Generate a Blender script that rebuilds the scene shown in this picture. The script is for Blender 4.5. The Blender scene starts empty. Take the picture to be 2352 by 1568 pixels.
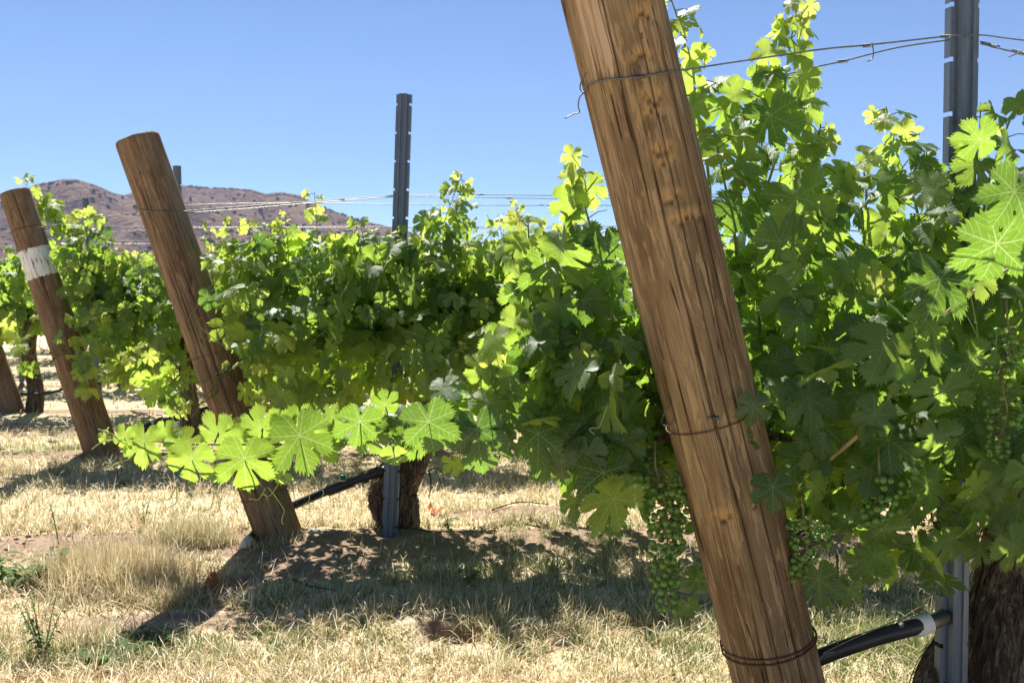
import bpy, math, random
import numpy as np
from mathutils import Vector, Matrix, noise
R = math.radians
random.seed(7); RS = np.random.RandomState(11)
SC = bpy.context.scene; COL = SC.collection
# ---------------------------------------------------------------- camera (picture units: 2352 x 1568)
FV = 2450.0; CAMZ = 1.056; PITCH = math.atan(124/FV)
cd = bpy.data.cameras.new('camera'); cam = bpy.data.objects.new('camera', cd); COL.objects.link(cam)
cam.location = (0, 0, CAMZ); cam.rotation_euler = (R(90)-PITCH, 0, 0)
cd.sensor_width = 36; cd.lens = 36*FV/2352; cd.clip_end = 20000; cd.clip_start = 0.05
cd.dof.use_dof = True; cd.dof.focus_distance = 2.3; cd.dof.aperture_fstop = 13
SC.camera = cam
# ---------------------------------------------------------------- light
SUN_EL, SUN_AZ = R(52), R(-19)         # behind the rows, a little left
w = bpy.data.worlds.new('World'); SC.world = w; w.use_nodes = True
nt = w.node_tree; nt.nodes.clear()
sky = nt.nodes.new('ShaderNodeTexSky'); sky.sky_type = 'NISHITA'; sky.sun_disc = False
sky.sun_elevation = SUN_EL; sky.sun_rotation = SUN_AZ
sky.altitude = 2500; sky.air_density = 1.0; sky.dust_density = 0.0; sky.ozone_density = 6.0
bg = nt.nodes.new('ShaderNodeBackground'); bg.inputs[1].default_value = 0.05
wo = nt.nodes.new('ShaderNodeOutputWorld')
hs = nt.nodes.new('ShaderNodeHueSaturation'); hs.inputs['Saturation'].default_value = 1.07; nt.links.new(sky.outputs[0], hs.inputs['Color']); nt.links.new(hs.outputs[0], bg.inputs[0]); nt.links.new(bg.outputs[0], wo.inputs[0])
sl = bpy.data.lights.new('sun', 'SUN'); sl.energy = 5.0; sl.angle = R(0.55); sl.color = (1, .955, .88)
so = bpy.data.objects.new('sun', sl); COL.objects.link(so)
sd = Vector((math.sin(SUN_AZ)*math.cos(SUN_EL), math.cos(SUN_AZ)*math.cos(SUN_EL), math.sin(SUN_EL)))
so.rotation_euler = sd.to_track_quat('Z', 'Y').to_euler(); so.location = (0, 0, 6)
vs = SC.view_settings; vs.view_transform = 'Standard'; vs.look = 'None'; vs.gamma = 1; vs.exposure = 1.35
try:
    SC.cycles.max_bounces = 8; SC.cycles.diffuse_bounces = 3; SC.cycles.transmission_bounces = 6
    SC.cycles.volume_bounces = 0; SC.cycles.sample_clamp_indirect = 6; SC.cycles.use_denoising = True
except Exception: pass

HAZE = .00008
ROW = [2.18, 4.35, 6.58, 8.8, 11.0, 13.2, 15.4, 17.6]
def P(x, y, d):
    xc = (x-1176)/FV; yc = (784-y)/FV
    c, s = math.cos(PITCH), math.sin(PITCH)
    v = Vector((xc, yc*s+c, yc*c-s)); v *= d/v.y
    return Vector((v.x, v.y, v.z+CAMZ))
def G(x, y):                            # picture point -> flat ground
    c, s = math.cos(PITCH), math.sin(PITCH)
    xc = (x-1176)/FV; yc = (784-y)/FV
    v = Vector((xc, yc*s+c, yc*c-s)); v *= -CAMZ/v.z
    return Vector((v.x, v.y, 0))
# ---------------------------------------------------------------- terrain height
HOLES = [(G(1045, 1462), .075, .15), (G(545, 1335), .075, .13)]
MOUND = [(G(563, 1252), .16, -.035), (G(820, 1265), .38, .018), (G(950, 1440), .2, .03), (G(1230, 1190), .45, .03)]
def nz(x, y, s, o=0.0): return noise.noise(Vector((x*s+o, y*s-o, o*.37)))
def gz(x, y):
    z = .012*nz(x, y, .8) + .010*nz(x, y, 3.1, 5) + .006*nz(x, y, 9, 9)
    if y < 40:
        for r in ROW: z += .035*math.exp(-((y-r)/.33)**2)*(1+.5*nz(x, y, 2.2, 3))
        for (c, rad, h) in MOUND: z += h*math.exp(-((x-c.x)**2+(y-c.y)**2)/rad**2*1.6)
        for (c, rad, h) in HOLES: z -= h*math.exp(-(((x-c.x)**2+((y-c.y)*1.3)**2)/rad**2)**1.6*1.5)
        z += .012*max(0, nz(x, y, 22, 2))*math.exp(-((y-ROW[1])/.5)**2)
    return z
# ---------------------------------------------------------------- mesh helpers
def link(name, me, mat=None, parent=None):
    o = bpy.data.objects.new(name, me); COL.objects.link(o)
    if mat is not None: me.materials.append(mat)
    if parent is not None:
        o.parent = parent
        if parent.type == 'EMPTY': o.matrix_parent_inverse = Matrix.Translation(-parent.location)
    return o
def tag(o, label=None, cat=None, group=None, kind=None):
    if label: o['label'] = label
    if cat: o['category'] = cat
    if group: o['group'] = group
    if kind: o['kind'] = kind
    return o
def empty(name, loc, label, cat, group=None):
    o = bpy.data.objects.new(name, None); COL.objects.link(o); o.location = loc
    o.empty_display_size = .1
    return tag(o, label, cat, group)
def np_mesh(name, V, F, smooth=True, uv=None, attrs=None):
    """V (n,3); F list of arrays (m,k) of vertex ids."""
    me = bpy.data.meshes.new(name)
    V = np.asarray(V, np.float32); me.vertices.add(len(V)); me.vertices.foreach_set('co', V.ravel())
    F = [np.asarray(f, np.int32) for f in F if len(f)]
    li = np.concatenate([f.ravel() for f in F])
    tot = np.concatenate([np.full(len(f), f.shape[1], np.int32) for f in F])
    st = np.concatenate([[0], np.cumsum(tot)[:-1]]).astype(np.int32)
    me.loops.add(len(li)); me.loops.foreach_set('vertex_index', li)
    me.polygons.add(len(tot)); me.polygons.foreach_set('loop_start', st); me.polygons.foreach_set('loop_total', tot)
    me.polygons.foreach_set('use_smooth', np.full(len(tot), smooth, bool))
    if uv is not None:
        l = me.uv_layers.new(name='UVMap'); l.data.foreach_set('uv', np.asarray(uv, np.float32)[li].ravel())
    for k, a in (attrs or {}).items():
        at = me.attributes.new(k, 'FLOAT', 'POINT'); at.data.foreach_set('value', np.asarray(a, np.float32))
    me.update(calc_edges=True); me.validate()
    return me
class MB:
    def __init__(s): s.V = []; s.Q = []; s.T = []; s.n = 0
    def add(s, V, Q=(), T=()):
        s.V.append(np.asarray(V, float).reshape(-1, 3))
        if len(Q): s.Q.append(np.asarray(Q, int)+s.n)
        if len(T): s.T.append(np.asarray(T, int)+s.n)
        s.n += len(s.V[-1])
    def tube(s, pts, rad, k=8, cap=True):
        pts = [Vector(p) for p in pts]; n = len(pts)
        if not hasattr(rad, '__len__'): rad = [rad]*n
        V = []; up = None
        for i, p in enumerate(pts):
            t = (pts[min(i+1, n-1)]-pts[max(i-1, 0)])
            t = t.normalized() if t.length > 1e-9 else Vector((0, 0, 1))
            if up is None:
                up = t.orthogonal().normalized()
            else:
                up = (up - t*up.dot(t)); up = up.normalized() if up.length > 1e-6 else t.orthogonal().normalized()
            b = t.cross(up)
            for j in range(k):
                a = 2*math.pi*j/k
                V.append(p+(up*math.cos(a)+b*math.sin(a))*rad[i])
        Q = [(i*k+j, i*k+(j+1) % k, (i+1)*k+(j+1) % k, (i+1)*k+j) for i in range(n-1) for j in range(k)]
        T = []
        if cap:
            V.append(pts[0]); V.append(pts[-1]); a, b2 = n*k, n*k+1
            T = [(a, (j+1) % k, j) for j in range(k)]+[(b2, (n-1)*k+j, (n-1)*k+(j+1) % k) for j in range(k)]
        s.add([tuple(v) for v in V], Q, T)
    def ball(s, c, r, seg=8, ring=6, sc=(1, 1, 1)):
        V = [(c[0], c[1], c[2]+r*sc[2])]
        for i in range(1, ring):
            th = math.pi*i/ring
            for j in range(seg):
                ph = 2*math.pi*j/seg
                V.append((c[0]+r*sc[0]*math.sin(th)*math.cos(ph), c[1]+r*sc[1]*math.sin(th)*math.sin(ph), c[2]+r*sc[2]*math.cos(th)))
        V.append((c[0], c[1], c[2]-r*sc[2])); L = len(V)-1
        T = [(0, 1+j, 1+(j+1) % seg) for j in range(seg)]+[(L, 1+(ring-2)*seg+(j+1) % seg, 1+(ring-2)*seg+j) for j in range(seg)]
        Q = [(1+i*seg+j, 1+(i+1)*seg+j, 1+(i+1)*seg+(j+1) % seg, 1+i*seg+(j+1) % seg) for i in range(ring-2) for j in range(seg)]
        s.add(V, Q, T)
    def build(s, name, mat, parent=None, smooth=True, attrs=None):
        me = np_mesh(name, np.concatenate(s.V), [np.concatenate(s.Q) if s.Q else [], np.concatenate(s.T) if s.T else []], smooth, attrs=attrs)
        return link(name, me, mat, parent)
def bez(p, n=8):                        # smooth curve through points
    p = [Vector(q) for q in p]; out = []
    for i in range(len(p)-1):
        a, b = p[i], p[i+1]; pa = p[i-1] if i else a; pb = p[i+2] if i+2 < len(p) else b
        for k in range(n):
            t = k/n
            out.append(.5*((2*a)+(b-pa)*t+(2*pa-5*a+4*b-pb)*t*t+(3*a-pa-3*b+pb)*t**3))
    out.append(p[-1]); return out
# ---------------------------------------------------------------- materials
class N:
    def __init__(s, name):
        s.m = bpy.data.materials.new(name); s.m.use_nodes = True; s.t = s.m.node_tree
        s.t.nodes.clear(); s.out = s.t.nodes.new('ShaderNodeOutputMaterial')
    def n(s, typ, props=None, **inp):
        nd = s.t.nodes.new('ShaderNode'+typ)
        for k, v in (props or {}).items(): setattr(nd, k, v)
        for k, v in inp.items():
            k2 = int(k[1:]) if k[0] == 'i' and k[1:].isdigit() else k.replace('_', ' ')
            s.put(nd.inputs[k2], v)
        return nd
    def put(s, sock, v):
        if isinstance(v, bpy.types.NodeSocket): s.t.links.new(v, sock)
        elif isinstance(v, bpy.types.Node): s.t.links.new(v.outputs[0], sock)
        else: sock.default_value = v
    def math(s, op, a, b=None, c=None, clamp=False):
        nd = s.t.nodes.new('ShaderNodeMath'); nd.operation = op; nd.use_clamp = clamp
        for i, v in enumerate((a, b, c)):
            if v is not None: s.put(nd.inputs[i], v)
        return nd.outputs[0]
    def mix(s, f, a, b, mode='MIX'):
        nd = s.t.nodes.new('ShaderNodeMix'); nd.data_type = 'RGBA'; nd.blend_type = mode
        s.put(nd.inputs[0], f); s.put(nd.inputs[6], a); s.put(nd.inputs[7], b); return nd.outputs[2]
    def ramp(s, f, stops):
        nd = s.t.nodes.new('ShaderNodeValToRGB'); s.put(nd.inputs[0], f); cr = nd.color_ramp
        while len(cr.elements) < len(stops): cr.elements.new(.5)
        for e, (p, c) in zip(cr.elements, stops):
            e.position = p; e.color = (*c, 1) if len(c) == 3 else c
        return nd.outputs[0]
    def fr(s, v, a, b, lo=0., hi=1.):
        nd = s.t.nodes.new('ShaderNodeMapRange'); s.put(nd.inputs[0], v)
        for i, x in enumerate((a, b, lo, hi)): nd.inputs[i+1].default_value = x
        return nd.outputs[0]
    def noise(s, vec, scale, detail=3, rough=.55, dist=0):
        nd = s.t.nodes.new('ShaderNodeTexNoise'); s.put(nd.inputs['Vector'], vec)
        nd.inputs['Scale'].default_value = scale; nd.inputs['Detail'].default_value = detail
        nd.inputs['Roughness'].default_value = rough; nd.inputs['Distortion'].default_value = dist
        return nd.outputs[0]
    def obj(s): return s.t.nodes.new('ShaderNodeTexCoord').outputs['Object']
    def mapv(s, v, scale=(1, 1, 1), loc=(0, 0, 0)):
        nd = s.t.nodes.new('ShaderNodeMapping'); s.put(nd.inputs[0], v); nd.inputs['Scale'].default_value = scale
        nd.inputs['Location'].default_value = loc; return nd.outputs[0]
    def bump(s, h, st=.3, d=.01, nrm=None):
        nd = s.t.nodes.new('ShaderNodeBump'); s.put(nd.inputs['Height'], h)
        nd.inputs['Strength'].default_value = st; nd.inputs['Distance'].default_value = d
        if nrm is not None: s.put(nd.inputs['Normal'], nrm)
        return nd.outputs[0]
    def attr(s, name):
        nd = s.t.nodes.new('ShaderNodeAttribute'); nd.attribute_name = name; return nd.outputs['Fac']
    def pbr(s, col, rough=.6, bump=None, metal=0., spec=.5, **k):
        nd = s.t.nodes.new('ShaderNodeBsdfPrincipled'); s.put(nd.inputs['Base Color'], (*col, 1) if isinstance(col, tuple) and len(col) == 3 else col)
        s.put(nd.inputs['Roughness'], rough); s.put(nd.inputs['Metallic'], metal); s.put(nd.inputs['Specular IOR Level'], spec)
        if bump is not None: s.put(nd.inputs['Normal'], bump)
        for kk, v in k.items(): s.put(nd.inputs[kk.replace('_', ' ')], v)
        return nd.outputs[0]
    def end(s, sh, disp=None): s.put(s.out.inputs[0], sh); return s.m

def mat_leaf(name='vine_leaf', veins=True):
    m = N(name); uv = m.t.nodes.new('ShaderNodeUVMap').outputs[0]
    tone = m.attr('tone'); rnd = m.attr('rnd')
    sep = m.n('SeparateXYZ', i0=uv); x, y = sep.outputs[0], sep.outputs[1]
    th = m.math('ARCTAN2', y, x)
    r = m.math('SQRT', m.math('ADD', m.math('MULTIPLY', x, x), m.math('MULTIPLY', y, y)))
    S = R(52)
    t = m.math('SUBTRACT', m.math('MODULO', m.math('ADD', th, S/2+S*4), S), S/2)
    at = m.math('ABSOLUTE', t)
    a = m.math('MULTIPLY', r, m.math('COSINE', at)); b = m.math('MULTIPLY', r, m.math('SINE', at))
    w1 = m.math('MULTIPLY_ADD', r, -.011, .0175)
    v1 = m.fr(m.math('DIVIDE', b, w1), .55, 1.25, 1, 0)
    ch = m.math('MULTIPLY_ADD', m.noise(uv, 2.2, 1), .10, m.math('SUBTRACT', a, m.math('MULTIPLY', b, 1.05)))
    fq = m.math('PINGPONG', m.math('MULTIPLY', ch, 6.2), .5)
    v2 = m.math('MULTIPLY', m.fr(fq, .02, .075, 1, 0), m.fr(r, .06, .16, 0, .95))
    vor = m.n('TexVoronoi', {'feature': 'DISTANCE_TO_EDGE'}, Vector=uv, Scale=15.0).outputs[0]
    v3 = m.fr(vor, .0, .07, .3, 0)
    vein = m.math('MAXIMUM', m.math('MAXIMUM', v1, v2), v3, clamp=True)
    nv = m.noise(uv, 3.0, 2)
    old = (.018, .050, .013, 1); mid = (.050, .115, .018, 1); young = (.20, .28, .04, 1)
    c = m.ramp(tone, [(0, old[:3]), (.45, mid[:3]), (1, young[:3])])
    hsv = m.n('HueSaturation', Hue=m.fr(rnd, 0, 1, .488, .512), Saturation=1.0, Value=m.fr(rnd, 0, 1, .78, 1.25), Color=c).outputs[0]
    c = m.mix(m.math('MULTIPLY', vein, .6), hsv, (.22, .32, .10, 1))
    blot = m.fr(m.noise(uv, 5.0, 4, .7), .66, .78, 0, .35)
    c = m.mix(m.math('MULTIPLY', blot, m.fr(rnd, .75, .9)), c, (.20, .16, .05, 1))
    back = m.n('NewGeometry').outputs['Backfacing']
    c = m.mix(m.math('MULTIPLY', back, .35), c, (.12, .17, .08, 1))
    tc = m.ramp(tone, [(0, (.13, .31, .012)), (.35, (.46, .70, .045)), (1, (.74, .80, .12))])
    tc = m.mix(m.math('MULTIPLY', vein, .5), tc, (.82, .90, .42, 1))
    tc = m.mix(m.math('MULTIPLY', m.math('SUBTRACT', nv, .5), .7), tc, (.1, .25, .02, 1))
    h = m.math('SUBTRACT', m.math('MULTIPLY', vor, .9), m.math('MULTIPLY', vein, .55))
    bp = m.bump(m.math('MULTIPLY_ADD', m.noise(uv, 5, 1), .8, h), .22, .004)
    pr = m.pbr(c, m.math('MULTIPLY_ADD', nv, .2, m.fr(rnd, 0, 1, .30, .52)), bp, spec=.5)
    tr = m.n('BsdfTranslucent', Color=tc, Normal=m.bump(h, .12, .003))
    ms = m.n('MixShader', Fac=m.fr(tone, 0, 1, .42, .54)); m.put(ms.inputs[1], pr); m.put(ms.inputs[2], tr.outputs[0])
    return m.end(ms.outputs[0])
def mat_wood(name, base=(.225, .140, .068), dark=(.085, .048, .026), light=(.42, .285, .15), grey=.3, band=None):
    m = N(name); o = m.obj()
    sp = m.n('SeparateXYZ', i0=o); z = sp.outputs[2]
    g1 = m.noise(m.mapv(o, (9, 9, .45)), 5, 6, .65, .5)
    g2 = m.noise(m.mapv(o, (70, 70, 1.5)), 6, 3, .6)
    big = m.noise(m.mapv(o, (3, 3, .9)), 2.2, 4, .6)
    c = m.ramp(g1, [(.30, dark), (.5, base), (.68, light)])
    c = m.mix(m.fr(g2, .38, .66, .0, .6), c, (*[v*.5 for v in base], 1))
    c = m.mix(m.fr(big, .45, .62, 0, .65), c, (*[light[0]*.95, light[1]*.98, light[2]*.95], 1), 'MIX')
    c = m.mix(m.fr(g2, .45, .62, .0, .45), c, (*[v*.6 for v in base], 1))
    tc = m.noise(m.mapv(o, (26, 26, 3.2), (3, 1, 0)), 2.6, 6, .68, .5)       # torn paler fibres
    c = m.mix(m.fr(tc, .54, .585, 0, .6), c, (light[0]*1.15, light[1]*1.12, light[2]*1.08, 1))
    st = m.noise(m.mapv(o, (5, 5, 1.2), (7, 0, 2)), 2.6, 4, .6, .4)
    c = m.mix(m.fr(st, .55, .68, 0, .55), c, (.13, .058, .03, 1))
    gr = m.noise(m.mapv(o, (6, 6, .4), (1, 5, 0)), 2.0, 3, .6)
    c = m.mix(m.fr(gr, .42, .65, 0, grey), c, (.27, .20, .13, 1))
    # long drying checks: contour lines of a noise drawn out along the grain
    k1 = m.math('ABSOLUTE', m.math('SUBTRACT', m.noise(m.mapv(o, (22, 22, .30)), 2.0, 2, .5), .5))
    w1 = m.fr(m.noise(m.mapv(o, (8, 8, 1.6), (2, 2, 2)), 2, 3), .40, .62, 0, .0085)
    l1 = m.math('LESS_THAN', k1, w1)
    k2 = m.math('ABSOLUTE', m.math('SUBTRACT', m.noise(m.mapv(o, (46, 46, .8), (4, 0, 0)), 2.0, 2, .5), .52))
    w2 = m.fr(m.noise(m.mapv(o, (10, 10, 3), (5, 2, 2)), 2, 3), .44, .62, 0, .012)
    l2 = m.math('LESS_THAN', k2, w2)
    k4 = m.noise(m.mapv(o, (9, 9, 9), (0, 3, 0)), 3.0, 2, .5)
    knot_ = m.math('GREATER_THAN', k4, .765)
    sc = m.attr('scar'); pale = m.attr('pale'); crk = m.attr('crack')
    ps = m.math('MULTIPLY', pale, m.fr(m.noise(m.mapv(o, (20, 20, .8)), 3, 4, .7), .40, .52))
    c = m.mix(m.math('MULTIPLY', ps, .8), c, (.58, .40, .27, 1))
    scn = m.math('MULTIPLY', sc, m.fr(m.noise(m.mapv(o, (40, 40, 10)), 3, 5, .75), .36, .50))
    c = m.mix(m.math('MULTIPLY', scn, .95), c, (.46, .27, .11, 1))
    lines = m.math('MAXIMUM', l1, m.math('MULTIPLY', l2, .75)); lines = m.math('MAXIMUM', lines, m.math('MULTIPLY', knot_, .7)); lines = m.math('MAXIMUM', lines, crk)
    c = m.mix(m.math('MULTIPLY', lines, .88), c, (.022, .013, .008, 1))
    h = m.math('ADD', m.math('MULTIPLY', g2, .35), m.math('ADD', m.math('MULTIPLY', g1, .5), m.math('MULTIPLY', tc, .25)))
    h = m.math('SUBTRACT', m.math('ADD', h, m.math('MULTIPLY', scn, .5)), m.math('MULTIPLY', lines, .6))
    if band:
        edge = m.math('MULTIPLY_ADD', m.noise(m.mapv(o, (30, 30, 8)), 3, 3), .03, z)
        inb = m.math('MULTIPLY', m.math('GREATER_THAN', edge, band[0]+.015), m.math('LESS_THAN', edge, band[1]+.015))
        wear = m.fr(m.noise(m.mapv(o, (30, 30, 3.0)), 3, 6, .75), .54, .60, 1, 0)
        c = m.mix(m.math('MULTIPLY', inb, wear), c, (.80, .79, .76, 1))
    return m.end(m.pbr(c, .8, m.bump(h, .4, .003), spec=.22))
def mat_steel(name, col=(.13, .16, .20)):
    m = N(name); o = m.obj(); g = m.noise(m.mapv(o, (1, 1, .25)), 60, 4, .6)
    s = m.noise(m.mapv(o, (40, 40, .8)), 6, 3)
    c = m.mix(g, (*[v*.7 for v in col], 1), (*[v*1.35 for v in col], 1))
    c = m.mix(m.fr(s, .5, .68, 0, .6), c, (.22, .24, .27, 1))
    c = m.mix(m.fr(m.noise(o, 25, 5, .75), .60, .70, 0, .6), c, (.12, .085, .06, 1))
    return m.end(m.pbr(c, m.fr(g, .3, .7, .38, .62), m.bump(g, .12, .002), metal=.4))
def mat_simple(name, c1, c2, scale=20, rough=.6, bump=.3, metal=0., spec=.4, stretch=(1, 1, 1), trans=None):
    m = N(name); o = m.obj(); g = m.noise(m.mapv(o, stretch), scale, 5, .65)
    c = m.mix(m.fr(g, .32, .68), (*c1, 1), (*c2, 1)); sh = m.pbr(c, rough, m.bump(g, bump, .006), metal=metal, spec=spec)
    if trans:
        tr = m.n('BsdfTranslucent', Color=(*trans, 1)); ms = m.n('MixShader', Fac=.35); m.put(ms.inputs[1], sh); m.put(ms.inputs[2], tr.outputs[0]); sh = ms.outputs[0]
    return m.end(sh)
def mat_grass(name):
    m = N(name); t = m.attr('tone'); r = m.attr('rnd')
    dry = m.ramp(r, [(0, (.24, .155, .075)), (.3, (.60, .45, .23)), (.6, (.78, .65, .40)), (1, (.90, .82, .62))])
    gre = m.ramp(r, [(0, (.07, .13, .025)), (1, (.22, .32, .08))])
    c = m.mix(t, dry, gre)
    sh = m.pbr(c, .55, None, spec=.35); tr = m.n('BsdfTranslucent', Color=c); ms = m.n('MixShader', Fac=.38)
    m.put(ms.inputs[1], sh); m.put(ms.inputs[2], tr.outputs[0]); return m.end(ms.outputs[0])
def mat_ground():
    m = N('ground_soil'); o = m.obj()
    a = m.noise(o, 1.3, 5, .6); b = m.noise(o, 14, 6, .7); c_ = m.noise(o, 90, 4, .7); lit = m.noise(m.mapv(o, (1, 1, 1), (4, 2, 0)), 38, 5, .75, 1.2)
    soil = m.ramp(b, [(.3, (.20, .135, .09)), (.55, (.36, .255, .175)), (.75, (.48, .36, .25))])
    straw = m.ramp(lit, [(.32, (.26, .18, .09)), (.47, (.58, .45, .27)), (.62, (.84, .74, .53))])
    g = m.attr('soil')
    f = m.fr(m.math('ADD', g, m.math('MULTIPLY', m.math('SUBTRACT', b, .5), .9)), .35, .65)
    c = m.mix(f, straw, soil)
    gn = m.math('MULTIPLY', m.fr(m.noise(o, .9, 4, .6), .55, .7, 0, .5), m.fr(lit, .4, .6))
    c = m.mix(m.math('MULTIPLY', gn, m.math('SUBTRACT', 1., f)), c, (.12, .17, .06, 1))
    h = m.math('ADD', b, m.math('MULTIPLY', c_, .5))
    return m.end(m.pbr(c, .95, m.bump(h, .8, .03), spec=.1))
def mat_hill():
    m = N('dry_hillside'); o = m.obj()
    a = m.noise(o, .006, 6, .62); b = m.noise(o, .03, 5, .7); d = m.noise(m.mapv(o, (1, 1, 1)), .09, 3, .6)
    c = m.ramp(a, [(.3, (.08, .058, .052)), (.5, (.145, .102, .082)), (.7, (.24, .175, .115))])
    c = m.mix(m.fr(b, .45, .65, 0, .6), c, (.20, .135, .10, 1))
    v = m.n('TexVoronoi', Vector=o, Scale=.085, Randomness=1.0).outputs[0]
    cl = m.fr(m.noise(o, .008, 4, .6), .38, .6, .12, .48)
    dot = m.math('LESS_THAN', v, m.math('MULTIPLY', cl, m.fr(d, .35, .65, .3, 1.1)))
    c = m.mix(m.math('MULTIPLY', dot, .8), c, (.065, .062, .045, 1))
    return m.end(m.pbr(c, 1., m.bump(m.math('ADD', b, a), 1., 14), spec=.0))
def mat_bark():
    m = N('shaggy_bark'); o = m.obj(); w_ = m.noise(o, 7, 3, .6)
    g = m.noise(m.mapv(o, (16, 16, 1.6)), 5.5, 6, .7, .7); f = m.noise(m.mapv(o, (60, 60, 3)), 5, 3, .6)
    c = m.ramp(g, [(.34, (.022, .014, .010)), (.47, (.13, .085, .058)), (.60, (.36, .275, .205)), (.72, (.54, .46, .37))])
    c = m.mix(m.fr(f, .4, .6, 0, .5), c, (.09, .06, .04, 1))
    return m.end(m.pbr(c, .92, m.bump(m.math('ADD', g, m.math('MULTIPLY', f, .4)), 1., .02), spec=.1))
M = dict(leaf=mat_leaf(), wood=mat_wood('weathered_post_wood'),
         wood_b=mat_wood('redder_post_wood', (.20, .115, .062), (.08, .042, .025), (.36, .235, .135), .35),
         wood_c=mat_wood('painted_post_wood', (.19, .11, .062), (.08, .042, .025), (.32, .205, .115), .35, (1.20, 1.38)),
         steel=mat_steel('galvanised_steel'),
         tendril=mat_simple('pale_tendril', (.35, .45, .12), (.5, .55, .2), 60, .5, .1, trans=(.6, .7, .2)), cane=mat_simple('green_cane', (.16, .22, .06), (.27, .27, .11), 30, .5, .2, trans=(.3, .4, .08)),
         brown_cane=mat_simple('tan_cane', (.20, .17, .07), (.36, .29, .13), 30, .55, .4),
         bark=mat_bark(),
         wire=mat_simple('dull_wire', (.12, .11, .11), (.24, .23, .23), 90, .45, .2, metal=.6),
         rust=mat_simple('rusty_wire', (.10, .04, .028), (.20, .09, .05), 90, .7, .4, metal=.3),
         pipe=mat_simple('black_pipe', (.018, .018, .020), (.035, .034, .034), 18, .38, .08),
         white=mat_simple('white_plastic', (.62, .62, .58), (.72, .71, .68), 20, .5, .1),
         green_p=mat_simple('green_plastic', (.01, .10, .05), (.015, .13, .06), 20, .4, .1),
         berry=mat_simple('green_berry', (.12, .25, .04), (.21, .35, .07), 60, .36, .05, spec=.5, trans=(.3, .5, .06)),
         rachis=mat_simple('bunch_stem', (.16, .13, .05), (.22, .22, .08), 60, .6, .2),
         grass=mat_grass('grass_blades'), ground=mat_ground(), hill=mat_hill(),
         shrub=mat_simple('hill_shrub', (.035, .045, .022), (.075, .08, .04), .5, .95, .2),
         dead=mat_simple('dead_leaf', (.30, .10, .03), (.45, .20, .07), 30, .7, .4, trans=(.6, .2, .05)),
         stone=mat_simple('pale_stone', (.30, .26, .22), (.48, .43, .36), 60, .9, .5))
# ---------------------------------------------------------------- ground
def seg_axis(parts):
    out = []
    for a, b, n in parts: out += list(np.linspace(a, b, n, endpoint=False))
    return np.array(out+[parts[-1][1]])
# each centre holds three rings: finely meshed near the camera, coarse to the horizon
ys = seg_axis([(-6, 0, 6), (0, 2.2, 30), (2.2, 6, 200), (6, 12, 130), (12, 30, 70), (30, 120, 30), (120, 3600, 24)])
xs = seg_axis([(-3600, -60, 16), (-60, -10, 30), (-10, -4, 50), (-4, 3, 230), (3, 10, 50), (10, 60, 30), (60, 3600, 16)])
SOILS = [(G(px, py).x, G(px, py).y, rx, ry) for px, py, rx, ry in [(740, 1290, .40, .34), (1000, 1265, .30, .28), (620, 1330, .2, .12), (540, 1345, .14, .12), (1180, 1190, .45, .14), (280, 1443, .26, .05)]]
def soilness(x, y):
    s = 0
    for i, r in enumerate(ROW):
        wd = .20 if i == 1 else .17
        yc = r-.12 if i == 1 else r
        s = max(s, math.exp(-((y-yc+.05*nz(x, 0, 1.3, i))/wd)**4)*1.0)
    for (c, rad, h) in HOLES: s = max(s, 1.1*math.exp(-((x-c.x+.02)**2+(y-c.y)**2)/(rad*1.6)**2))
    s = max(s, 1.0*math.exp(-(((x-G(400, 1440).x)/.5)**2+((y-G(430, 1425).y)/.11)**2)))
    s = max(s, .8*math.exp(-(((x-G(60, 960).x)/1.1)**2+((y-G(60, 985).y)/.35)**2)))
    s = max(s, .7*math.exp(-(((x-G(70, 1300).x)/.2)**2+((y-G(70, 1300).y)/.12)**2)))
    for (px, py, rx, ry) in SOILS:
        s = max(s, 1.05*math.exp(-(((x-px)/rx)**2+((y-py)/ry)**2)**1.5))
    return s+.35*nz(x, y, 1.7, 4)
V = []; soil = []
for y in ys:
    for x in xs:
        near = y < 40 and abs(x) < 40
        V.append((x, y, gz(x, y) if near else 0.)); soil.append(soilness(x, y) if (y < 20 and abs(x) < 14) else .2)
nx, ny = len(xs), len(ys)
ii, jj = np.meshgrid(np.arange(ny-1), np.arange(nx-1), indexing='ij'); q = (ii*nx+jj).ravel()
me = np_mesh('ground', V, [np.stack([q, q+1, q+nx+1, q+nx], 1)], True, attrs={'soil': soil})
tag(link('ground', me, M['ground']), 'dry straw coloured vineyard floor with bare reddish soil under the rows', 'ground', kind='structure')
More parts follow.
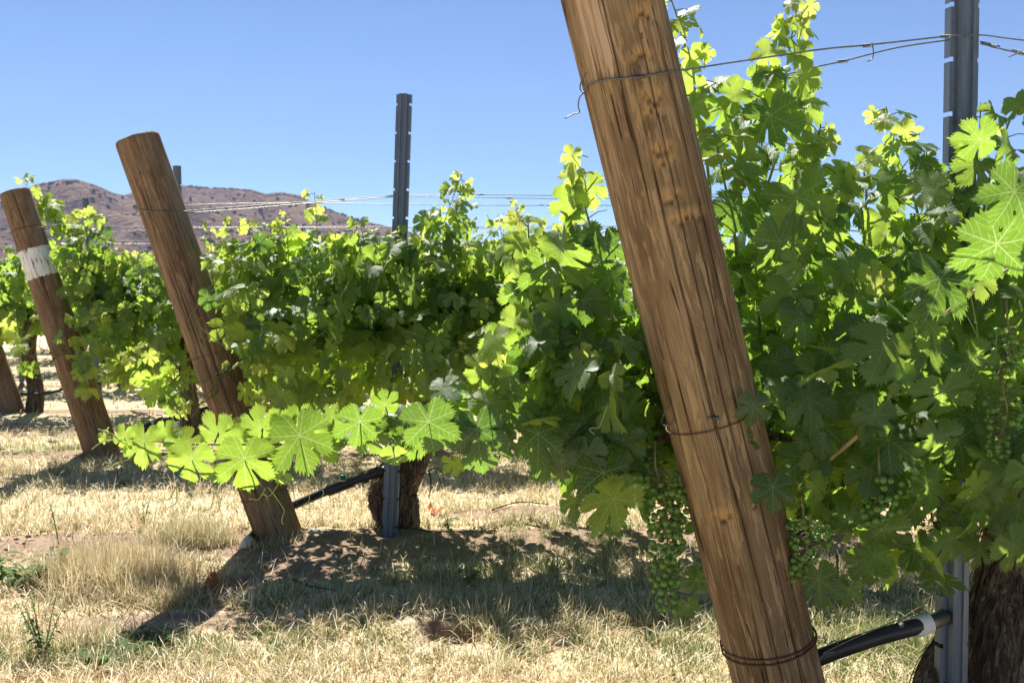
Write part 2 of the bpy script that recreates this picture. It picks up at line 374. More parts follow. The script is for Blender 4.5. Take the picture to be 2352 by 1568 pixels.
# ---------------------------------------------------------------- hills
SIL = [(-900, 520), (-500, 470), (-250, 440), (-60, 470), (0, 462), (50, 440), (90, 418), (140, 410), (185, 409), (230, 424), (265, 441), (290, 446), (330, 436), (370, 424), (420, 419), (470, 425), (540, 428), (580, 432), (615, 445), (650, 440), (690, 447), (740, 470), (800, 492), (860, 512), (905, 520), (960, 535), (1040, 545), (1100, 553), (1150, 562), (1250, 600), (1350, 640), (1500, 662)]
sx = np.array([s[0] for s in SIL], float); sy = np.array([s[1] for s in SIL], float)
RD = 2600.; BD = 900.
U = np.linspace(-1100, 1700, 420); K = 110
V = []
for k in range(K+1):
    t = k/K                       # 0 foot .. .72 ridge .. 1 behind
    d = BD+(RD-BD)*t/.72
    for u in U:
        top = P(u, float(np.interp(u, sx, sy)), RD); top.z = max(0, top.z)
        X = (u-1176)/FV*d
        prof = (min(t/.72, 1.))**1.25 if t <= .72 else 1-((t-.72)/.28)**1.5*.75
        q = Vector((X*.0026, d*.0016, 3.1))
        rg = 1-abs(noise.noise(q))*2.0 + .5*(1-abs(noise.noise(q*2.3))*2.0) + .22*noise.noise(q*6.)+.1*noise.noise(q*13.)
        fade = math.sin(math.pi*min(1, t/.74))**.8 if t < .74 else 0
        z = top.z*prof + top.z*.36*(rg-.75)*fade
        z += top.z*.012*noise.noise(Vector((X*.02, d*.02, 0)))
        lim = (d/RD)*(top.z-CAMZ)*.985
        if t < .72: z = min(z, lim)
        V.append((X, d, z-3 if k else -6.))
n = len(U); ii, jj = np.meshgrid(np.arange(K), np.arange(n-1), indexing='ij'); q = (ii*n+jj).ravel()
HV = np.array(V)
me = np_mesh('hills', V, [np.stack([q, q+1, q+n+1, q+n], 1)], True)
tag(link('hills', me, M['hill']), 'brown dry hills dotted with dark scrub', 'hills', kind='structure')
mb = MB()
for i in range(9000):
    k = RS.randint(12, int(K*.72)); j = RS.randint(5, n-5); p = HV[k*n+j]
    if p[2] < 8 or noise.noise(Vector((p[0]*.008, p[1]*.006, 7))) < RS.uniform(-.7, .3): continue
    s = 1.3+3.2*RS.uniform()**2
    mb.ball((p[0]+RS.uniform(-4, 4), p[1], p[2]+s*.25), s, 6, 4, (1, 1, .8))
tag(mb.build('hillside_scrub', M['shrub']), 'dark scrub bushes scattered over the hillsides', 'scrub', kind='stuff')
# ---------------------------------------------------------------- grass
def make_blades(name, x, y, h, wd, tone, lean, label, seg=3):
    n = len(x); az = RS.uniform(0, 2*np.pi, n); z0 = np.array([gz(a, b) for a, b in zip(x, y)])
    dx, dy = np.cos(az), np.sin(az); fa = az+np.pi/2+RS.uniform(-.6, .6, n); wx, wy = np.cos(fa), np.sin(fa)
    rnd = RS.uniform(0, 1, n); V = []; cur = RS.uniform(.6, 1.8, n)
    L = seg+1
    for k in range(L):
        t = k/seg; out = lean*t**cur; up = np.sqrt(np.maximum(0.02, 1-np.minimum(lean, .97)**2*t))*t
        ww = wd*(1-t)**.7*.5 if k < seg else 0
        cx = x+dx*out*h; cy = y+dy*out*h; cz = z0-.004+up*h
        if k < seg:
            V.append(np.stack([cx-wx*ww, cy-wy*ww, cz], 1)); V.append(np.stack([cx+wx*ww, cy+wy*ww, cz], 1))
        else: V.append(np.stack([cx, cy, cz], 1))
    nv = len(V); V = np.stack(V, 1).reshape(-1, 3); b = (np.arange(n)*nv)
    Q = [np.stack([b+2*k, b+2*k+1, b+2*k+3, b+2*k+2], 1) for k in range(seg-1)]
    T = np.stack([b+2*(seg-1), b+2*(seg-1)+1, b+2*seg], 1)
    me = np_mesh(name, V, [np.concatenate(Q), T], True, attrs={'tone': np.repeat(tone, nv), 'rnd': np.repeat(rnd, nv)})
    tag(link(name, me, M['grass']), label, 'grass', kind='stuff')
def field(n, y0, y1, pw=1.):
    y = y0+(y1-y0)*RS.uniform(0, 1, n)**pw; x = np.where(RS.uniform(size=n) < .84, RS.uniform(-.60, .55, n), RS.uniform(-.95, .85, n))*y
    return x, y
def greenness(x, y):
    g = .07+.75*max(0, nz(x, y, 1.1, 11))+.5*max(0, nz(x, y, 3.5, 2))
    for (px, py, rx, ry, k) in GREEN:
        c = G(px, py); g += k*math.exp(-(((x-c.x)/rx)**2+((y-c.y)/ry)**2))
    return g
GREEN = [(1150, 1290, .6, .35, .9), (900, 1400, .5, .12, .6), (700, 1480, .6, .14, .6), (1300, 1500, .7, .15, .5), (300, 1530, .6, .06, .6), (1850, 1480, .4, .3, .6), (1350, 1230, .4, .4, .5), (130, 1040, .5, .5, 1.), (2000, 1500, .55, .35, .7), (700, 1350, .25, .2, .5), (560, 890, 1.0, .8, .4),
         (450, 1480, .22, .12, .7), (150, 1520, .3, .1, .6), (1500, 1450, .3, .3, .25), (2200, 1400, .8, .8, .4), (150, 1110, .7, .3, .3)]
bx, by, bh, bw, bt, bl = [], [], [], [], [], []
def scatter(n, y0, y1, hm, wm, pw=1.):
    x, y = field(n, y0, y1, pw)
    for a, b in zip(x, y):
        s = soilness(a, b)
        if RS.uniform() < min(.955, max(0, s-.12)*1.5): continue
        cl = nz(a, b, 11, 41)
        if cl < RS.uniform(-.40, .12): continue
        pat = .5+.5*nz(a, b, 2.3, 21)+.5*cl; g = greenness(a, b)
        isg = RS.uniform() < g*.85
        hh = hm*RS.uniform(.35, 1.5)*(.5+1.2*pat)*(.85 if isg else 1.25)
        bx.append(a); by.append(b); bh.append(hh); bw.append(wm*RS.uniform(.6, 1.25)); bt.append(RS.uniform(.65, 1) if isg else RS.uniform(0, .22)*min(1, g*2))
        bl.append(RS.uniform(.25, .9) if isg else (RS.uniform(.9, .999) if RS.uniform() < .5 else RS.uniform(.3, .95)))
scatter(122000, 2.3, 4.6, .046, .0040); scatter(92000, 4.3, 8.0, .05, .0042); scatter(22000, 7.5, 16, .065, .009); scatter(9000, 15, 45, .10, .03)
for i in range(16000):                    # long bleached straws lying in all directions
    y = 2.5+6*RS.uniform()**1.6; x = RS.uniform(-.6, .6)*y
    if RS.uniform() < max(0, soilness(x, y)-.1)*1.3: continue
    bx.append(x); by.append(y); bh.append(RS.uniform(.05, .14)); bw.append(.0034*max(1, y/3.6)); bt.append(0); bl.append(RS.uniform(.93, .999))
for i in range(1500):                    # single stems standing above the mat
    y = 2.6+5*RS.uniform()**1.5; x = RS.uniform(-.6, .6)*y; isg = RS.uniform() < .45
    if RS.uniform() < max(0, soilness(x, y)-.1)*1.5: continue
    bx.append(x); by.append(y); bh.append(RS.uniform(.06, .13)); bw.append(.0022*max(1, y/3.6)); bt.append(.8 if isg else 0); bl.append(RS.uniform(.1, .6))
make_blades('short_grass', *map(np.array, (bx, by, bh, bw, bt, bl)), 'short dry grass and green tufts matting the vineyard floor')
bx, by, bh, bw, bt, bl = [], [], [], [], [], []
TUFTS = [(262, 1340, .24, .17, 9000, .15, .05), (330, 1380, .14, .07, 1500, .09, .06), (180, 1330, .12, .10, 1200, .12, .06), (450, 1262, .13, .10, 3200, .10, .25), (500, 1262, .06, .04, 500, .07, .25), (120, 1230, .3, .2, 1100, .08, .2),
         (520, 925, .5, .3, 900, .10, .3), (60, 1080, .5, .25, 1000, .08, .2), (1000, 1400, .22, .12, 1500, .07, .3), (1180, 1440, .18, .1, 1200, .07, .3), (1130, 1400, .12, .08, 800, .08, .3), (1500, 1330, .3, .2, 1200, .07, .3), (1560, 1430, .3, .2, 800, .07, .3),
         (1250, 1110, .8, .35, 2600, .07, .1), (2050, 1330, .5, .4, 1500, .08, .3), (1050, 1180, .15, .1, 400, .07, .2), (780, 1120, .3, .2, 800, .06, .1), (1240, 1380, .2, .12, 700, .07, .3), (80, 1500, .25, .08, 900, .10, .3), (1350, 1260, .4, .2, 1600, .05, .85), (1150, 1345, .3, .10, 1400, .05, .7), (140, 1040, .3, .25, 900, .06, .95),
         (420, 1520, .3, .06, 900, .05, .4), (800, 1450, .3, .1, 1000, .05, .2), (560, 1500, .3, .06, 700, .05, .15), (1900, 1500, .2, .1, 1300, .05, .8), (2080, 1490, .2, .1, 1900, .05, .95), (1950, 1470, .3, .12, 2200, .05, .9), (230, 1535, .3, .05, 1500, .06, .6), (640, 1270, .06, .03, 90, .07, .3), (600, 1275, .05, .03, 80, .06, .3)]
for (px, py, rx, ry, n_, h_, gf) in TUFTS:
    c = G(px, py)
    sub = [(c.x+RS.normal()*rx*.55, c.y+RS.normal()*ry*.55, RS.uniform(.6, 1.15)) for _ in range(max(5, n_//38))]
    for i in range(n_):
        sx_, sy_, sh_ = sub[RS.randint(len(sub))]; a = sx_+RS.normal()*.02; b = sy_+RS.normal()*.02
        bx.append(a); by.append(b); bh.append(h_*sh_*RS.uniform(.3, 1.3)); bw.append(.0023*RS.uniform(.5, 1.4)*max(1, c.y/3.6)); bt.append(RS.uniform(0, .15) if RS.uniform() > gf else RS.uniform(.5, 1.)); bl.append(RS.uniform(.1, .97))
make_blades('tall_dry_grass', *map(np.array, (bx, by, bh, bw, bt, bl)), 'taller tufts of straw yellow grass standing above the mat')
# litter of clods and chips on the bare strip
mb = MB()
for i in range(1500):
    r = ROW[RS.randint(1, 3)]; x = RS.uniform(-.5*r, .5*r); y = r+RS.normal()*.2-.08; s = .002+.009*RS.uniform()**3
    mb.ball((x, y, gz(x, y)+s*.3), s, 5, 4, (RS.uniform(.8, 1.6), 1, .7))
tag(mb.build('soil_clods', mat_simple('clod_soil', (.20, .135, .09), (.40, .29, .20), 60, .95, .5, spec=.05)), 'small clods and chips of soil along the bare strip', 'soil clods', kind='stuff')
# ---------------------------------------------------------------- wooden end posts
def wood_post(name, base, top, r0, r1, mat, label, seed, nh=150, nk=96, dents=(), scars=(), pale=None):
    base, top = Vector(base), Vector(top); ax = top-base; L = ax.length
    rn = random.Random(seed)
    cr = [(rn.uniform(0, 6.28), rn.uniform(.0, .8)*L, rn.uniform(.3, 1.0)*L, rn.uniform(.008, .016)) for _ in range(7)]
    cr += [(a, z0, ln, w_) for (a, z0, ln, w_) in dents]
    V = []; C = []; S_ = []; PL = []
    iq = ax.to_track_quat('Z', 'X').inverted(); sl_ = []
    for (p, wd_, ht_) in scars:
        q = iq @ (p-base); sl_.append((math.atan2(q.y, q.x) % (2*math.pi), q.z, wd_*1.5/r0, ht_*1.5))
    pl_ = [iq @ (p-base) for p in pale] if pale else None
    for i in range(nh+1):
        z = L*i/nh; r = r0+(r1-r0)*i/nh
        for j in range(nk):
            a = 2*math.pi*j/nk; ca, sa = math.cos(a), math.sin(a)
            rr = r*(1+.018*noise.noise(Vector((ca*1.3, sa*1.3, z*1.1+seed)))) + .0012*noise.noise(Vector((ca*9, sa*9, z*1.6+seed))) + .0007*noise.noise(Vector((ca*24, sa*24, z*6+seed)))
            c = 0
            for (a0, z0, ln, wd) in cr:
                if z0 < z < z0+ln:
                    aa = a0+.05*math.sin(z*4+a0*3)+.02*noise.noise(Vector((z*8, a0, 0)))
                    d = abs((a-aa+math.pi) % (2*math.pi)-math.pi); e = min(1, (z-z0)/.15, (z0+ln-z)/.15)
                    ww = wd*(.5+.5*e)
                    if d < ww*1.6: c = max(c, max(0, 1-d/(ww*1.6))*e)
            s_v = 0; p_v = 0
            for (a0, z0, wd_, ht_) in sl_:
                da = abs((a-a0+math.pi) % (2*math.pi)-math.pi)/wd_; dz = (z-z0)/ht_
                e = math.exp(-da**2*2)*max(0, 1-abs(dz+.4*da)); s_v = max(s_v, min(1, e*2))
                if da < .8 and -.95 < dz+.35*math.sin(a*14+z0*50) < -.55: c = max(c, .75*(1-da))
            if pl_:
                a1, a2 = [math.atan2(q.y, q.x) % (2*math.pi) for q in pl_]; lo, hi = min(a1, a2), max(a1, a2)
                if z > pl_[0].z-.02*math.sin(a*30): p_v = 1 if lo < a < hi else 0
            rr -= .0035*c+.0006*s_v+.0015*p_v
            if i == nh: rr -= .003
            V.append((rr*ca, rr*sa, z+(.004*noise.noise(Vector((ca*4, sa*4, seed))) if i == nh else 0))); C.append(min(1, c*1.3)); S_.append(s_v); PL.append(p_v)
    Q = [(i*nk+j, i*nk+(j+1) % nk, (i+1)*nk+(j+1) % nk, (i+1)*nk+j) for i in range(nh) for j in range(nk)]
    V.append((0, 0, L-.004)); C.append(.0); c0 = len(V)-1; V.append((0, 0, 0)); C.append(0)
    T = [(c0, nh*nk+j, nh*nk+(j+1) % nk) for j in range(nk)]+[(c0+1, (j+1) % nk, j) for j in range(nk)]
    o = link(name, np_mesh(name, V, [Q, T], True, attrs={'crack': C, 'scar': S_+[0, 0], 'pale': PL+[0, 0]}), mat)
    o.location = base; o.rotation_euler = ax.to_track_quat('Z', 'X').to_euler()
    return tag(o, label, 'post', 'leaning wooden end posts of the vine rows')
def onpost(x, y, A, B, r, off=.002):   # point of a post's camera side under a picture point
    A, B = Vector(A), Vector(B); o = Vector((0, 0, CAMZ)); d = (P(x, y, 2)-o).normalized(); a = (B-A).normalized()
    dp = d-a*d.dot(a); w_ = o-A; wp = w_-a*w_.dot(a); r += off
    qa, qb, qc = dp.dot(dp), 2*dp.dot(wp), wp.dot(wp)-r*r; disc = qb*qb-4*qa*qc
    t = (-qb-math.sqrt(disc))/(2*qa) if disc > 0 else -qb/(2*qa)
    return o+d*t
def along(base, top, y, d):            # point of a post axis at picture height y
    for k in range(400):
        t = k/400; p = Vector(base).lerp(Vector(top), t)
        c, s = math.cos(PITCH), math.sin(PITCH); q = p-Vector((0, 0, CAMZ))
        dep = q.y*c-q.z*s; yy = 784-FV*(q.y*s+q.z*c)/dep
        if yy <= y: return p, t
    return Vector(top), 1
A1 = P(1858, 1905, 2.22); A1.z = -.05; B1 = P(1382, -95, 2.02)
B1 = A1+(B1-A1)
SCARS = [(1497, 212, .022, .014), (1503, 248, .02, .012), (1520, 335, .022, .012), (1530, 366, .02, .008), (1540, 445, .02, .012), (1578, 490, .035, .010), (1478, 22, .022, .014), (1470, 120, .02, .012), (1660, 1180, .02, .01)]
post1 = wood_post('wooden_post', A1, B1, .0935, .0935, M['wood'], 'thick wooden end post closest to the viewer, its top cut off by the picture edge', 3, 200, 260,
                  scars=[(onpost(x, y, A1, B1, .0935), w_, h_) for x, y, w_, h_ in SCARS], pale=[onpost(1362, 172, A1, B1, .0935), onpost(1432, 172, A1, B1, .0935)],
                  dents=[(4.75, .0, 1.35, .018), (4.5, .75, 1.0, .014), (4.2, .5, 1.0, .014), (5.2, .1, .8, .015), (4.95, 1.0, .7, .018)])
A2 = G(652, 1262); A2.y = 4.35; A2 = P(654, 1272, 4.35); A2.z = -.03; B2 = P(315, 318, 4.33)
post2 = wood_post('wooden_post', A2, B2, .094, .0885, M['wood_b'], 'brown leaning end post with a flat sawn top standing clear against the hills', 12, 190, 110, dents=[(4.5, .2, 1.3, .02), (4.9, .5, 1.1, .018)])
A3 = P(243, 1070, 6.58); A3.z = -.03; B3 = P(33, 440, 6.55)
post3 = wood_post('wooden_post', A3, B3, .105, .09, M['wood_c'], 'leaning end post with a worn white painted band near its upper part', 23, 150, 80)
A4 = P(33, 968, 8.8); A4.z = -.03; B4 = P(-135, 492, 8.8)
post4 = wood_post('wooden_post', A4, B4, .105, .092, M['wood_c'] if False else M['wood_b'], 'far end post whose lower part stands at the left picture edge', 37, 90, 60)
# ---------------------------------------------------------------- steel posts
def steel_post(base, top, wd, label, rz=0., notch=True, first=[]):
    base, top = Vector(base), Vector(top); ax = top-base; L = ax.length
    prof = [(-.5, .30), (-.5, .0), (-.40, -.02), (-.30, -.03), (-.25, -.30), (-.10, -.34), (-.06, -.27), (.06, -.27), (.10, -.34), (.25, -.30), (.30, -.03), (.40, -.02), (.5, .0), (.5, .30)]
    zs = [0.]; z = .09
    while z < L-.02:
        zs += [z, z+.010]; z += .115
    zs.append(L); mb = MB(); k = len(prof)
    V = [(x*wd, y*wd, zz) for zz in zs for (x, y) in prof]; Q = []
    for i in range(len(zs)-1):
        gap = i % 2 == 1
        for j in range(k-1):
            if notch and gap and j in (0, 1, k-3, k-2): continue
            Q.append((i*k+j, i*k+j+1, (i+1)*k+j+1, (i+1)*k+j))
    mb.add(V, Q); o = mb.build('steel_post', M['steel'], smooth=False)
    s = o.modifiers.new('thickness', 'SOLIDIFY'); s.thickness = .0028; s.offset = 0
    q = ax.to_track_quat('Z', 'X'); o.rotation_euler = (q.to_matrix() @ Matrix.Rotation(-q.to_euler().z*0+rz, 3, 'Z')).to_euler(); o.location = base
    return tag(o, label, 'post', 'galvanised steel trellis posts')
def upright(base, top, wd, label, rz=0.):
    o = steel_post(base, top, wd, label); ax = (Vector(top)-Vector(base)).normalized()
    xa = Vector((math.cos(rz), math.sin(rz), 0)); xa = (xa-ax*xa.dot(ax)).normalized(); ya = ax.cross(xa)
    o.rotation_euler = Matrix((xa, ya, ax)).transposed().to_euler(); return o
m1b = P(2185, 1830, 2.3); m1b.z = -.05
upright(m1b, P(2219, -130, 2.3), .066, 'notched steel post close behind the leaves beside the vine trunk', R(12))
m2b = P(893, 1232, 4.33); m2b.z = -.02
upright(m2b, P(928, 217, 4.38), .060, 'dark steel post standing tall against the sky above the middle row', R(-6))
m3b = P(423, 1010, 6.63)
m3b.z = -.02; upright(m3b, P(406, 381, 6.63), .045, 'steel post rising just behind the sawn top of the clear leaning post', R(5))
m4b = P(230, 930, 8.85); m4b.z = -.02
upright(m4b, P(196, 455, 8.85), .046, 'small far steel post poking above the vines in front of the hill', R(5))
m5b = P(50, 890, 11.0); m5b.z = -.02
upright(m5b, P(42, 520, 11.0), .05, 'faint steel post among far vines left of the white banded post', R(5))
# ---------------------------------------------------------------- leaves
OUT = [(0, 1.0), (7, .93), (13, .88), (19, .86), (24.5, .83), (26.5, .74), (24.8, .62), (25.2, .50), (29, .43), (33.2, .50), (33.4, .62), (31.8, .74), (34.5, .83), (41, .90), (47, .93), (52, .99), (58, .92), (65, .88), (72, .86), (77, .80), (80.2, .71),
       (79.2, .58), (80, .47), (85, .40), (90, .46), (90.6, .57), (88.6, .70), (92.5, .78), (99, .83), (105, .87), (111, .82), (119, .80), (127, .79), (135, .74), (143, .72), (151, .70), (159, .66), (166, .58), (171, .42), (174, .24)]
from mathutils.geometry import delaunay_2d_cdt
def leaf_templates(lod, nvar):
    out = []
    for v in range(nvar):
        rn = np.random.RandomState(50+v); open_ = rn.uniform(-1.0, 6.5); dp = rn.uniform(.8, 1.25); pts = []
        src = OUT if lod else [p for i, p in enumerate(OUT) if i in (0, 3, 5, 7, 8, 9, 11, 13, 15, 18, 20, 22, 23, 24, 26, 29, 32, 35, 37, 39)]
        for side in (1, -1):
            h = []
            j1, j2, j3 = rn.uniform(.9, 1.1), rn.uniform(.86, 1.08), rn.uniform(.94, 1.05)
            for (a, r) in src:
                if side < 0 and a == 0: continue
                if r < .7 and a < 150: r = r*dp if r*dp < .72 else .72
                r *= np.interp(a, [0, 30, 52, 80, 110, 150, 180], [1, (1+j1)/2, j1, (j1+j2)/2, j2, j3, 1])
                if 18 < a < 29: a -= open_*.4*(r > .7)
                if 29 < a < 42: a += open_*.4*(r > .7)
                if 70 < a < 85: a -= open_*.5*(r > .7)
                if 85 < a < 96: a += open_*.5*(r > .7)
                h.append((a*side, r))
            pts += h if side > 0 else h[::-1]
        P2 = [(math.cos(R(a))*r, math.sin(R(a))*r) for a, r in pts]
        if lod == 2 or lod == 1:                       # teeth along the margin
            Q2 = []
            for i, p in enumerate(P2):
                q = P2[(i+1) % len(P2)]; Q2.append(p); r0 = math.hypot(*p); r1 = math.hypot(*q)
                if min(r0, r1) > .66 and math.hypot(p[0]-q[0], p[1]-q[1]) > .05:
                    k = rn.uniform(.0, .08) if i % 2 else rn.uniform(.05, .13); mx, my = (p[0]+q[0])/2, (p[1]+q[1])/2
                    f = 1+k*(1 if rn.uniform() < .8 else -.5); Q2.append((mx*f, my*f))
                    if lod == 2:
                        Q2[-1] = (p[0]*.62+q[0]*.38, p[1]*.62+q[1]*.38); Q2[-1] = (Q2[-1][0]*(f+.02), Q2[-1][1]*(f+.02))
                        Q2.append(((p[0]*.25+q[0]*.75)*.94, (p[1]*.25+q[1]*.75)*.94))
            P2 = Q2
        P2 = [Vector(p) for p in P2]; ne = len(P2); st_ = {2: .17, 1: .26, 0: .5}[lod]
        inner = [Vector((0, 0))]
        for gx in np.arange(-1, 1.1, st_):
            for gy in np.arange(-1.1, 1.1, st_): inner.append(Vector((gx+rn.uniform(-.02, .02), gy+rn.uniform(-.02, .02))))
        r_ = delaunay_2d_cdt(P2+inner, [(i, (i+1) % ne) for i in range(ne)], [], 1, 1e-5)
        F = [f for f in r_[2] if len(f) == 3]; used = sorted({i for f in F for i in f}); mp = {u: i for i, u in enumerate(used)}
        xy = np.array([tuple(r_[0][u]) for u in used]); T = np.array([[mp[i] for i in f] for f in F], int)
        x, y = xy[:, 0], xy[:, 1]; rr = np.hypot(x, y); tt = np.arctan2(y, x)
        droop, fold, wav = (rn.uniform(.05, .25), rn.uniform(-.03, .18), rn.uniform(.03, .08)) if v < 4 else (rn.uniform(.05, .85), rn.uniform(-.2, .9), rn.uniform(.06, .24))
        z = -droop*(np.maximum(x, 0)**2)*.8-.12*rr**2+fold*np.abs(y)*.8-.25*fold*rr + wav*rr**1.5*np.sin(3*tt+rn.uniform(0, 6))+.04*rr**2*np.sin(7*tt+rn.uniform(0, 6))-.05*rr*np.cos(tt*360/52.)
        z += rn.normal(0, .010, len(z))*rr
        V3 = np.stack([x*(1-.18*droop*np.maximum(x, 0)), y*(1-.35*abs(fold)*np.abs(y)), z], 1)/1.86
        out.append((V3, xy, np.zeros((0, 4), int), T))
    return out
LT = {2: leaf_templates(2, 12), 1: leaf_templates(1, 9), 0: leaf_templates(0, 6)}
BLOCK = [(A1, B1, .10), (A2, B2, .10), (A3, B3, .11)]
class Leaves:
    def __init__(s, lod): s.L = []; s.lod = lod
    def add(s, pos, nrm, tip, size, tone, free=False):
        if not free:                    # keep automatic leaves out of the posts and off their camera side
            for A, B, r in BLOCK:
                if A.y-.7 < pos[1] < A.y+.12 and pos[2] > .02:
                    xx = A.x+(B.x-A.x)*(pos[2]-A.z)/(B.z-A.z)
                    if abs(pos[0]-xx) < r+size*.38: return
        s.L.append((tuple(pos), tuple(nrm), tuple(tip), size, tone, free))
    def build(s, name, parent):
        tm = LT[s.lod]; by = [[] for _ in tm]
        for l in s.L: by[RS.randint(4) if l[5] == 2 else RS.randint(len(tm))].append(l)
        V, UV, Q, T, TN, RN = [], [], [], [], [], []; base = 0
        for (v3, uv, q, t), ls in zip(tm, by):
            if not ls: continue
            pos = np.array([l[0] for l in ls]); nr = np.array([l[1] for l in ls]); tp = np.array([l[2] for l in ls]); sz = np.array([l[3] for l in ls]); tn = np.array([l[4] for l in ls])
            nr /= np.linalg.norm(nr, axis=1)[:, None]; tp = tp-nr*np.sum(tp*nr, 1)[:, None]+1e-6; tp /= np.linalg.norm(tp, axis=1)[:, None]
            bt = np.cross(nr, tp); flip = np.where(RS.uniform(size=len(ls)) < .5, -1., 1.)
            cx, cz = RS.uniform(.85, 1.12, len(ls)), RS.uniform(.5, 1.5, len(ls))
            W = pos[:, None, :]+sz[:, None, None]*(v3[None, :, 0:1]*tp[:, None, :]*cx[:, None, None]+v3[None, :, 1:2]*bt[:, None, :]*flip[:, None, None]+v3[None, :, 2:3]*nr[:, None, :]*cz[:, None, None])
            k = len(v3); off = base+np.arange(len(ls))*k
            V.append(W.reshape(-1, 3)); UV.append(np.tile(uv, (len(ls), 1)))
            if len(q): Q.append((q[None]+off[:, None, None]).reshape(-1, 4))
            T.append((t[None]+off[:, None, None]).reshape(-1, 3))
            TN.append(np.repeat(tn, k)); RN.append(np.repeat(RS.uniform(size=len(ls)), k)); base += k*len(ls)
        me = np_mesh(name, np.concatenate(V), [np.concatenate(Q) if Q else [], np.concatenate(T)], True, uv=np.concatenate(UV), attrs={'tone': np.concatenate(TN), 'rnd': np.concatenate(RN)})
        return link(name, me, M['leaf'], parent)
def rv(s=1.): return Vector(RS.normal(size=3)*s)
def leaf_dir(rowy, p, side=None):
    """blade normal and tip direction of a hanging leaf"""
    sd_ = side if side is not None else (-1 if RS.uniform() < .68 else 1)
    nrm = Vector((RS.normal()*.6, sd_*RS.uniform(.15, 1.1), RS.uniform(-.15, 1.15)))
    if RS.uniform() < .10: nrm = Vector((-.18+RS.normal()*.22, -.42+RS.normal()*.25, .85))
    tip = Vector((RS.normal()*.55, sd_*.55, -1+RS.normal()*.35))
    return nrm.normalized(), tip
def shoot(LV, CN, pts, smax, n=None, rowy=0., side=None, pet=True, r0=.0042, young=.35, step=.062, k=6, fac=None):
    c = bez(pts, 8); L = sum((c[i+1]-c[i]).length for i in range(len(c)-1)); n = int((n or max(4, int(L/step)))*1.45)
    CN.tube(c[::2]+[c[-1]] if len(c) > 12 else c, [r0*(1-.75*i/max(1, (len(c[::2]) if len(c) > 12 else len(c)-1))) for i in range(len(c[::2])+1 if len(c) > 12 else len(c))], k)
    for i in range(n):
        t = (i+.4)/n; q = t*(len(c)-1); a = int(q); p = c[a].lerp(c[min(a+1, len(c)-1)], q-a)
        d = (c[min(a+1, len(c)-1)]-c[max(a-1, 0)]).normalized()
        sz = smax*(1-.62*max(0, (t-young)/(1-young))**1.7)*RS.uniform(.78, 1.14)
        tone = min(1, max(0, RS.normal(.30, .16)+.75*max(0, (t-.55)/.45)**1.3))
        out = (d.cross(Vector((0, 1, 0)))*(1 if i % 2 else -1)+Vector((0, -.5 if (side or -1) < 0 else .5, .25))+rv(.35)).normalized()
        pl = sz*RS.uniform(.35, .7); e = p+out*pl+Vector((0, 0, -.1*pl))
        nr, tp = leaf_dir(rowy, e, side); tp = tp+out*.6
        if fac is not None: nr = (nr+Vector(fac)).normalized()
        if pet: CN.tube([p, p.lerp(e, .5)+Vector((0, 0, pl*.1)), e], [.0016, .0013, .0011], 4, False)
        LV.add(e, nr, tp, sz, tone)
def fill(LV, n, x0, x1, zlo, zhi, yc, yw, smin, smax, tone=.2, mask=None, mound=0):
    for _ in range(n):
        for _t in range(12):
            x = RS.uniform(x0, x1); z = RS.uniform(zlo(x), zhi(x)); y = yc+RS.normal()*yw
            if mask is None or mask(x, y, z): break
        if mound:
            q = max(0, min(1, (z-zlo(x))/max(.1, zhi(x)-zlo(x)))); y = yc+RS.normal()*(.09+.06*(1-q)) if RS.uniform() < .45 else yc+RS.uniform(0, .38)*(1-q) if RS.uniform() < .3 else yc-RS.uniform(.0, .16+mound*(1-q*.85))
        sd_ = -1 if (y < yc or RS.uniform() < .3) else 1
        nr, tp = leaf_dir(yc, None, sd_)
        LV.add((x, y, z), nr, tp, smin+(smax-smin)*RS.uniform()**.8*(1 if RS.uniform() < .8 else .4), min(1, max(0, RS.normal(tone, .12))))
def part_tubes(name, mat, parent, tubes):
    for (pts, r, k) in tubes:
        b = MB(); b.tube(pts, r, k); b.build(name, mat, parent)
def tendril(mb, p, length, d=None, r=.0009):
    d = d or Vector((RS.normal()*.3, RS.normal()*.2, -1)).normalized(); s = d.orthogonal().normalized(); pts = []
    n = 16; tw = RS.uniform(2.5, 6)
    for i in range(n):
        t = i/(n-1); cu = max(0, t-.65)/.35
        pts.append(p+d*length*(t-.15*cu)+s*(length*.16*t*t*math.sin(1.5)+.01*math.sin(tw*cu))+d.cross(s)*.008*(1-math.cos(tw*cu)))
    mb.append((pts, [r*(1-.4*i/n) for i in range(n)], 5))
